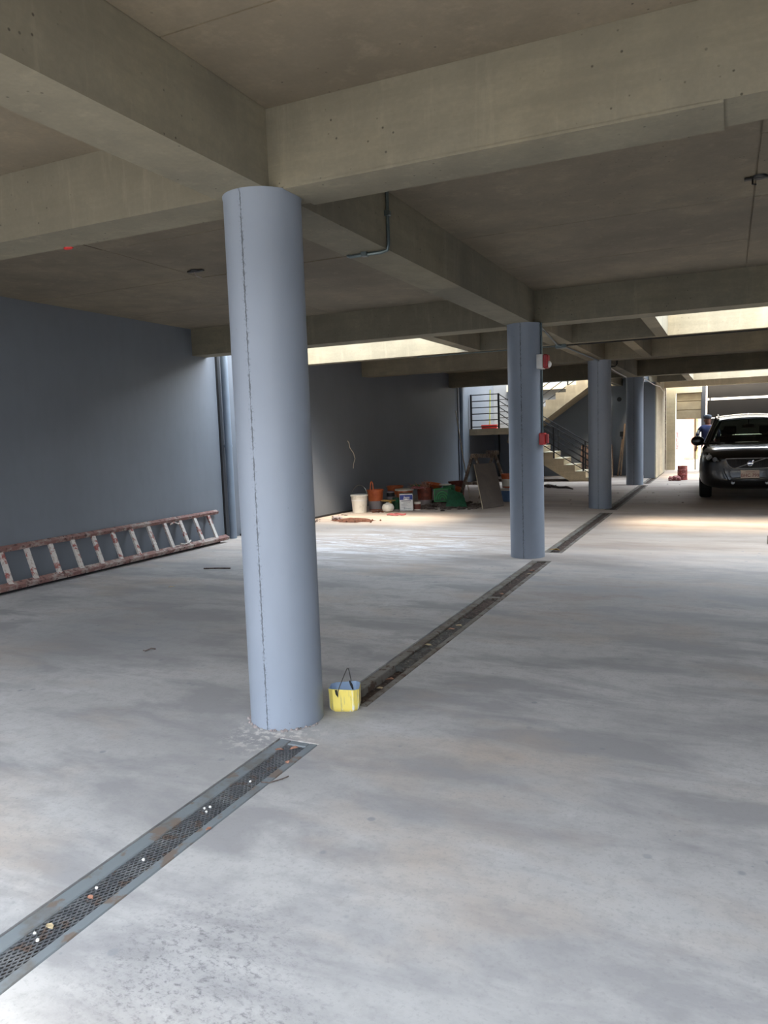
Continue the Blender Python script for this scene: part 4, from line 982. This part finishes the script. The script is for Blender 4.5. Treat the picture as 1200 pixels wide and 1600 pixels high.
# cabin
RZ = 1.685
roofm = MB(); vs = []; rows = [(2.05, .60, 1.60), (2.35, .615, 1.655), (2.9, .62, 1.69), (3.5, .61, 1.68), (4.0, .58, 1.635), (4.15, .56, 1.60)]
W = 8
for (y_, hw, z_) in rows:
    for i in range(W+1):
        u = -1+2*i/W; vs.append((u*hw, y_-0.10*(1-u*u)*(1 if y_ < 2.2 else 0), z_+0.045*(1-u*u)))
nr = len(vs); vs += [(a, b, c_-0.03) for a, b, c_ in vs]
fs = []
for j in range(len(rows)-1):
    for i in range(W):
        q = [j*(W+1)+i, j*(W+1)+i+1, (j+1)*(W+1)+i+1, (j+1)*(W+1)+i]; fs.append(tuple(q)); fs.append(tuple(k_+nr for k_ in q[::-1]))
edge = [i for i in range(W+1)]+[j*(W+1)+W for j in range(1, len(rows))]+[(len(rows)-1)*(W+1)+i for i in range(W-1, -1, -1)]+[j*(W+1) for j in range(len(rows)-2, 0, -1)]
for i in range(len(edge)):
    a, b = edge[i], edge[(i+1) % len(edge)]; fs.append((a, b, b+nr, a+nr))
roofm.add(vs, fs).build('roof', M_CAR, car, True, True)
m = MB()
for sg in (-1, 1):
    m.tube([(sg*0.80, 1.30, 1.10), (sg*0.745, 1.55, 1.27), (sg*0.675, 1.85, 1.46), (sg*0.605, 2.12, 1.60)], [0.04, 0.036, 0.034, 0.034], 8)
    m.tube([(sg*0.60, 2.1, 1.60), (sg*0.625, 2.9, 1.67), (sg*0.585, 4.05, 1.61)], [0.034, 0.034, 0.034], 8)
    m.tube([(sg*0.86, 2.55, 1.08), (sg*0.63, 2.60, 1.66)], [0.05, 0.04], 8)
    m.tube([(sg*0.87, 3.55, 1.08), (sg*0.62, 3.62, 1.66)], [0.05, 0.04], 8)
    m.tube([(sg*0.80, 4.40, 1.08), (sg*0.70, 4.30, 1.35), (sg*0.575, 4.10, 1.60)], [0.08, 0.06, 0.05], 8)
m.build('pillars', M_CAR, car, True, True)
m = MB()
for sg in (-1, 1): m.tube([(sg*0.60, 2.2, 1.68), (sg*0.61, 2.9, 1.73), (sg*0.57, 3.9, 1.67)], 0.014, 6)
m.build('roof_rail', M_CHROME, car, True, True)
def pane(name, quad, bulge=0.0, N=8, mat=M_GLASS, bz=(0, 0, 0)):
    A, B, C__, D = [Vector(p) for p in quad]; vs = []; bz = Vector(bz)
    for j in range(N+1):
        for i in range(N+1):
            u, v = i/N, j/N; p = (A*(1-u)+B*u)*(1-v)+(D*(1-u)+C__*u)*v
            vs.append(p+bz*(1-(2*u-1)**2))
    return MB().add(vs, [(j*(N+1)+i, j*(N+1)+i+1, (j+1)*(N+1)+i+1, (j+1)*(N+1)+i) for j in range(N) for i in range(N)]).build(name, mat, car, True, True)
pane('windscreen', [(-0.79, 1.30, 1.11), (0.79, 1.30, 1.11), (0.60, 2.12, 1.60), (-0.60, 2.12, 1.60)], bz=(0, -0.12, 0.035))
pane('rear_window', [(-0.72, 4.36, 1.16), (0.72, 4.36, 1.16), (0.56, 4.12, 1.60), (-0.56, 4.12, 1.60)], bz=(0, 0.08, 0.02))
for sg in (-1, 1):
    pane('side_window', [(sg*0.83, 1.40, 1.10), (sg*0.87, 2.55, 1.10), (sg*0.635, 2.6, 1.655), (sg*0.61, 2.14, 1.60)])
    pane('side_window', [(sg*0.87, 2.60, 1.10), (sg*0.87, 3.55, 1.10), (sg*0.625, 3.6, 1.655), (sg*0.635, 2.62, 1.655)])
    pane('side_window', [(sg*0.87, 3.60, 1.10), (sg*0.81, 4.30, 1.10), (sg*0.585, 4.1, 1.60), (sg*0.625, 3.64, 1.655)])
m = MB()
m.cbox(-0.78, 0.78, 1.45, 1.95, 1.02, 1.13, 0.03); m.build('dashboard', M_CARTRIM, car, False, True)
for sx_ in (-0.36, 0.36):
    m = MB(); m.cbox(sx_-0.24, sx_+0.24, 2.55, 2.70, 0.6, 1.24, 0.04); m.build('seat', M_CARTRIM, car, False, True)
    m = MB(); m.cbox(sx_-0.13, sx_+0.13, 2.58, 2.68, 1.27, 1.47, 0.03); m.cbox(sx_-0.05, sx_+0.05, 2.6, 2.66, 1.2, 1.3, 0.005); m.build('headrest', M_CARTRIM, car, False, True)
m = MB(); m.cbox(-0.66, 0.66, 3.5, 3.68, 0.6, 1.22, 0.03); m.cbox(-0.55, -0.32, 3.52, 3.62, 1.22, 1.38, 0.02); m.cbox(0.32, 0.55, 3.52, 3.62, 1.22, 1.38, 0.02); m.build('rear_seat', M_CARTRIM, car, False, True)
m = MB(); m.tube([(0.38+0.18*math.cos(a), 2.02+0.05*math.sin(a), 1.10+0.17*math.sin(a)) for a in [2*math.pi*i/24 for i in range(24)]], 0.014, 6, True); m.build('steering_wheel', M_CARTRIM, car, True, True)
m = MB(); m.cbox(-0.12, 0.12, 1.98, 2.02, 1.42, 1.50, 0.01); m.tube([(0, 2.0, 1.5), (0, 2.05, 1.6)], 0.02, 6); m.build('rear_view_mirror', M_CARTRIM, car, False, True)
# mirrors
for sg in (-1, 1):
    m = MB(); m.blob((sg*1.0, 1.62, 1.17), 0.135, 0.08, 0.11, 0.0, 3); m.tube([(sg*0.80, 1.62, 1.10), (sg*0.92, 1.62, 1.12)], 0.03, 8)
    m.build('wing_mirror', M_CAR, car, True, True)
# front details, each seated on the nose of the body
from mathutils.bvhtree import BVHTree
_bm = bmesh.new(); _bm.from_mesh(body.data); _bvh = BVHTree.FromBMesh(_bm); _bm.free()
def yb(x, z, off=0.0):
    h = _bvh.ray_cast(Vector((x, -2, z)), Vector((0, 1, 0)))
    return (h[0].y if h[0] is not None else 0.3)+off
def zlo(x):
    ax = abs(x)
    return 0.652 if ax <= 0.31 else (0.652+(ax-0.31)/(0.09)*0.09 if ax <= 0.40 else 0.742+(ax-0.40)/0.03*0.093)
GT = 0.838
def skin_patch(xs, lo, hi, nz, off):
    vs = []; fs = []; W_ = nz+1
    for x_ in xs:
        for k_ in range(W_):
            z_ = lo(x_)+(hi(x_)-lo(x_))*k_/nz; vs.append((x_, yb(x_, z_, off), z_))
    for i_ in range(len(xs)-1):
        for k_ in range(nz): a_ = i_*W_+k_; fs.append((a_, a_+W_, a_+W_+1, a_+1))
    return MB().add(vs, fs)
skin_patch([-0.43+0.86*i/30 for i in range(31)], zlo, lambda x: GT, 6, -0.004).build('grille', M_BLACK, car, True, True)
m = MB()
for i in range(1, 26):
    x_ = -0.42+0.84*i/26; m.tube([(x_, yb(x_, z_, -0.008), z_) for z_ in [zlo(x_)+0.01+(GT-zlo(x_)-0.02)*k/4 for k in range(5)]], 0.004, 5)
tag(m.build('grille_bars', M_CARTRIM, car, True, True), kind='stuff')
outl = [(-0.43, .838), (-0.3, .842), (-0.15, .845), (0, .846), (0.15, .845), (0.3, .842), (0.43, .838), (0.425, .80), (0.40, .74), (0.36, .685), (0.31, .652), (0.2, .646), (0, .643), (-0.2, .646), (-0.31, .652), (-0.36, .685), (-0.40, .74), (-0.425, .80)]
MB().tube([(x_, yb(x_, z_, -0.012), z_) for x_, z_ in outl], 0.0095, 6, True).build('grille_surround', M_SATIN, car, True, True)
MB().tube([(x_, yb(x_, 0.652+(x_+0.26)/0.52*0.184, -0.018), 0.652+(x_+0.26)/0.52*0.184) for x_ in [-0.26+0.52*k/12 for k in range(13)]], 0.0095, 6).build('diagonal_bar', M_SATIN, car, True, True)
ye = yb(0, 0.745)
m = MB(); m.lathe([(0.054, -0.02), (0.060, -0.03), (0.056, -0.040), (0.044, -0.036)], 28, (0, ye, 0.745), 'Y'); m.beam((0.036, ye-0.035, 0.781), (0.058, ye-0.035, 0.803), 0.018, 0.018, (0, 1, 0))
emb = m.build('badge', M_CHROME, car, True, True)
MB().lathe([(0.043, -0.041), (0.043, -0.0425)], 24, (0, ye, 0.745), 'Y').build('badge_disc', M_BLUE, emb, False, True)
MB().box(-0.046, 0.046, ye-0.047, ye-0.043, 0.731, 0.759).build('badge_band', M_CHROME, emb, False, True)
for sg in (-1, 1):
    outl = [(0.50, .80), (0.58, .765), (0.70, .775), (0.80, .82), (0.86, .90), (0.85, 0.955), (0.78, .965), (0.64, .90)]
    ctr = (0.70, 0.86)
    def ringed(off, k2):
        vs = [(sg*ctr[0], yb(sg*ctr[0], ctr[1], off), ctr[1])]; fs = []
        R_ = 3; n_ = len(outl)*2
        full = []
        for i in range(len(outl)):
            a, b = outl[i], outl[(i+1) % len(outl)]; full += [a, ((a[0]+b[0])/2, (a[1]+b[1])/2)]
        for q in range(1, R_+1):
            for a, b in full:
                x_ = ctr[0]+(a-ctr[0])*q/R_; z_ = ctr[1]+(b-ctr[1])*q/R_; vs.append((sg*x_, yb(sg*x_, z_, off if q < R_ else off*k2), z_))
        for i in range(n_): fs.append((0, 1+i, 1+(i+1) % n_))
        for q in range(R_-1):
            for i in range(n_): fs.append((1+q*n_+i, 1+(q+1)*n_+i, 1+(q+1)*n_+(i+1) % n_, 1+q*n_+(i+1) % n_))
        return vs, fs
    hl = MB().add(*ringed(-0.003, 1)).build('headlamp', M_CARTRIM, car, True, True)
    for (a, b, r_) in ((0.63, 0.825, 0.044), (0.735, 0.865, 0.055), (0.80, 0.90, 0.022), (0.57, 0.80, 0.022), (0.74, 0.93, 0.018)):
        MB().lathe([(r_*0.9, 0.0), (r_*1.05, -0.014), (r_*0.85, -0.010), (r_*0.5, -0.004), (0.002, -0.002)], 18, (sg*a, yb(sg*a, b-r_*0.8, -0.004), b), 'Y', caps=False).build('reflector', M_SATIN, hl, True, True)
    MB().add(*ringed(-0.06, 0.1)).build('lens', M_LENS, hl, True, True)
    MB().tube([(sg*x_, yb(sg*x_, z_, -0.002), z_) for x_, z_ in ((0.47, 0.64), (0.45, 0.56), (0.41, 0.48), (0.37, 0.40))], 0.010, 6).build('bumper_crease', M_CAR, car, True, True)
    MB().lathe([(0.03, 0), (0.034, -0.012), (0.01, -0.006)], 18, (sg*0.30, yb(sg*0.30, 0.37), 0.37), 'Y').build('fog_lamp', M_ALLOY, car, True, True)
skin_patch([-0.40+0.8*i/20 for i in range(21)], lambda x: 0.33+0.12*max(0, abs(x)-0.3), lambda x: 0.44-0.2*max(0, abs(x)-0.3), 3, -0.004).build('lower_intake', M_BLACK, car, True, True)
# number plate
M_PLATE = simple('cream_number_plate', (250, 225, 205), 0.5); M_PLTXT = simple('rust_red_lettering', (168, 88, 72), 0.6)
pl = MB().cbox(-0.165, 0.165, ye-0.035, ye-0.02, 0.455, 0.615, 0.004).build('number_plate', M_PLATE, car, False, True)
MB().box(-0.12, 0.12, ye-0.02, ye+0.03, 0.50, 0.60).build('plate_bracket', M_CARTRIM, car, False, True)
def text(body_, size, loc, mat, parent, name):
    cu = bpy.data.curves.new(name, 'FONT'); cu.body = body_; cu.size = size; cu.align_x = 'CENTER'; cu.extrude = 0.001
    o = bpy.data.objects.new(name, cu); COL.objects.link(o); o.rotation_euler = (math.pi/2, 0, 0)
    dg = bpy.context.evaluated_depsgraph_get(); me = bpy.data.meshes.new_from_object(o.evaluated_get(dg)); bpy.data.objects.remove(o)
    me.materials.clear(); me.materials.append(mat)
    o = bpy.data.objects.new(name, me); COL.objects.link(o); o.parent = parent; o.location = loc; o.rotation_euler = (math.pi/2, 0, 0)
    return o
text('BHC 799', 0.085, (0, ye-0.0365, 0.485), M_PLTXT, pl, 'plate_lettering')
MB().box(-0.08, 0.08, ye-0.0365, ye-0.035, 0.577, 0.584).build('plate_line', M_PLTXT, pl, False, True)
MB().tube([(0.04, 3.9, 1.68), (0.04, 4.0, 1.75)], [0.03, 0.008], 8).build('aerial', M_WHITE, car, True, True)
for sg in (-1, 1): MB().cbox(sg*0.74-0.06, sg*0.74+0.06, 4.48, 4.62, 0.8, 1.3, 0.02).build('tail_lamp', M_DRED, car, False, True)

# ------------------------------------------------------------ person
PX, PY = -0.47, 21.35
def person():
    J = {}; E = []
    def add(k, p, r, par=None, ry=None):
        J[k] = (Vector(p), r, ry or r)
        if par: E.append((par, k))
    add('pelvis', (0, 0, 0.95), 0.155, None, 0.12)
    add('waist', (0, 0.0, 1.08), 0.15, 'pelvis', 0.115); add('chest', (0, 0.0, 1.28), 0.175, 'waist', 0.125); add('upper', (0, 0.01, 1.41), 0.14, 'chest', 0.10)
    add('neck', (0, 0.03, 1.50), 0.062, 'upper'); add('head0', (-0.005, 0.05, 1.57), 0.075, 'neck', 0.085); add('head1', (-0.01, 0.06, 1.65), 0.078, 'head0', 0.095); add('head2', (-0.01, 0.05, 1.70), 0.06, 'head1', 0.07)
    for s_, sd in ((-1, 'l'), (1, 'r')):
        add('sh'+sd, (s_*0.165, 0.01, 1.42), 0.07, 'upper'); add('up'+sd, (s_*0.225, 0.0, 1.36), 0.062, 'sh'+sd)
        if sd == 'l': el, wr = (-0.275, -0.03, 1.13), (-0.27, 0.12, 0.96)
        else: el, wr = (0.27, 0.0, 1.12), (0.24, 0.16, 1.0)
        add('el'+sd, el, 0.046, 'up'+sd); add('wr'+sd, wr, 0.030, 'el'+sd)
        d = (Vector(wr)-Vector(el)).normalized(); pm = Vector(wr)+d*0.06
        add('palm'+sd, pm, 0.034, 'wr'+sd, 0.022)
        for i in range(4):
            off = Vector(((i-1.5)*0.019, 0, 0)); L = (0.065, 0.075, 0.07, 0.055)[i]
            add('f%d%s' % (i, sd), pm+off+d*0.04, 0.0095, 'palm'+sd); add('g%d%s' % (i, sd), pm+off+d*(0.04+L*0.5)+Vector((0, 0, -0.008)), 0.009, 'f%d%s' % (i, sd)); add('h%d%s' % (i, sd), pm+off+d*(0.035+L*0.9)+Vector((0, 0, -0.022)), 0.008, 'g%d%s' % (i, sd))
        add('t0'+sd, pm+Vector((-s_*0.035, 0, 0.0)), 0.011, 'palm'+sd); add('t1'+sd, pm+Vector((-s_*0.05, 0.02, -0.02)), 0.009, 't0'+sd)
        add('hip'+sd, (s_*0.09, 0, 0.88), 0.10, 'pelvis'); add('kn'+sd, (s_*0.11, -0.02, 0.50), 0.062, 'hip'+sd); add('an'+sd, (s_*0.12, -0.01, 0.10), 0.045, 'kn'+sd)
        add('he'+sd, (s_*0.12, -0.01, 0.05), 0.045, 'an'+sd); add('to'+sd, (s_*0.135, 0.16, 0.04), 0.038, 'he'+sd)
    keys = list(J); me = bpy.data.meshes.new('figure'); me.from_pydata([tuple(J[k][0]) for k in keys], [(keys.index(a), keys.index(b)) for a, b in E], [])
    t = thing('person', 'person in navy shirt and grey cap standing behind the car, seen from behind', 'person', (PX, PY, 0), rotz=0.15)
    o = bpy.data.objects.new('figure', me); COL.objects.link(o); o.parent = t
    o.modifiers.new('skin', 'SKIN'); o.modifiers.new('sub', 'SUBSURF').levels = 1; o.modifiers['sub'].render_levels = 1
    for i, k in enumerate(keys):
        sv = me.skin_vertices[0].data[i]; sv.radius = (J[k][1], J[k][2]); sv.use_root = (k == 'pelvis')
    modify(o)
    me = o.data; me.materials.clear()
    for mt in (M_SKIN, M_NAVY, M_TROUS, M_WHITE, M_SHOE, M_BLACK): me.materials.append(mt)
    for p in me.polygons:
        c = p.center; p.use_smooth = True
        if c.z < 0.09: i = 4
        elif abs(c.x) < 0.235 and c.z > 0.93 and c.z < 1.485 or abs(c.x) > 0.055 and c.z > 1.38 and c.z < 1.53: i = 1
        elif abs(c.x) >= 0.2 and c.z > 1.15: i = 1
        elif abs(c.x) > 0.2 and c.z > 0.84: i = 0
        elif c.z < 0.93: i = 2
        else: i = 0
        if c.x < -0.205 and 1.27 < c.z < 1.37: i = 3
        elif c.x < -0.19 and 1.14 < c.z <= 1.26: i = 5
        p.material_index = i
    # face and ears, mostly turned away
    m = MB(); m.blob((-0.01, 0.155, 1.62), 0.014, 0.02, 0.022, 0, 2); 
    for s_ in (-1, 1): m.blob((-0.01+s_*0.08, 0.05, 1.62), 0.012, 0.022, 0.033, 0, 2)
    m.build('ears_and_nose', M_SKIN, t, True, True)
    m = MB(); m.lathe([(0.094, 1.665), (0.103, 1.69), (0.105, 1.72), (0.085, 1.755), (0.04, 1.768), (0.002, 1.77)], 24, (-0.01, 0.055, 0), caps=False)
    m.blob((-0.03, 0.165, 1.675), 0.075, 0.07, 0.012, 0, 2); m.build('cap', M_CAP, t, True, True)
    m = MB(); m.tube([(0.055*math.cos(a), 0.028+0.055*math.sin(a), 1.487) for a in [2*math.pi*i/16 for i in range(16)]], 0.014, 6, True); m.build('collar', M_NAVY, t, True, True)
person()
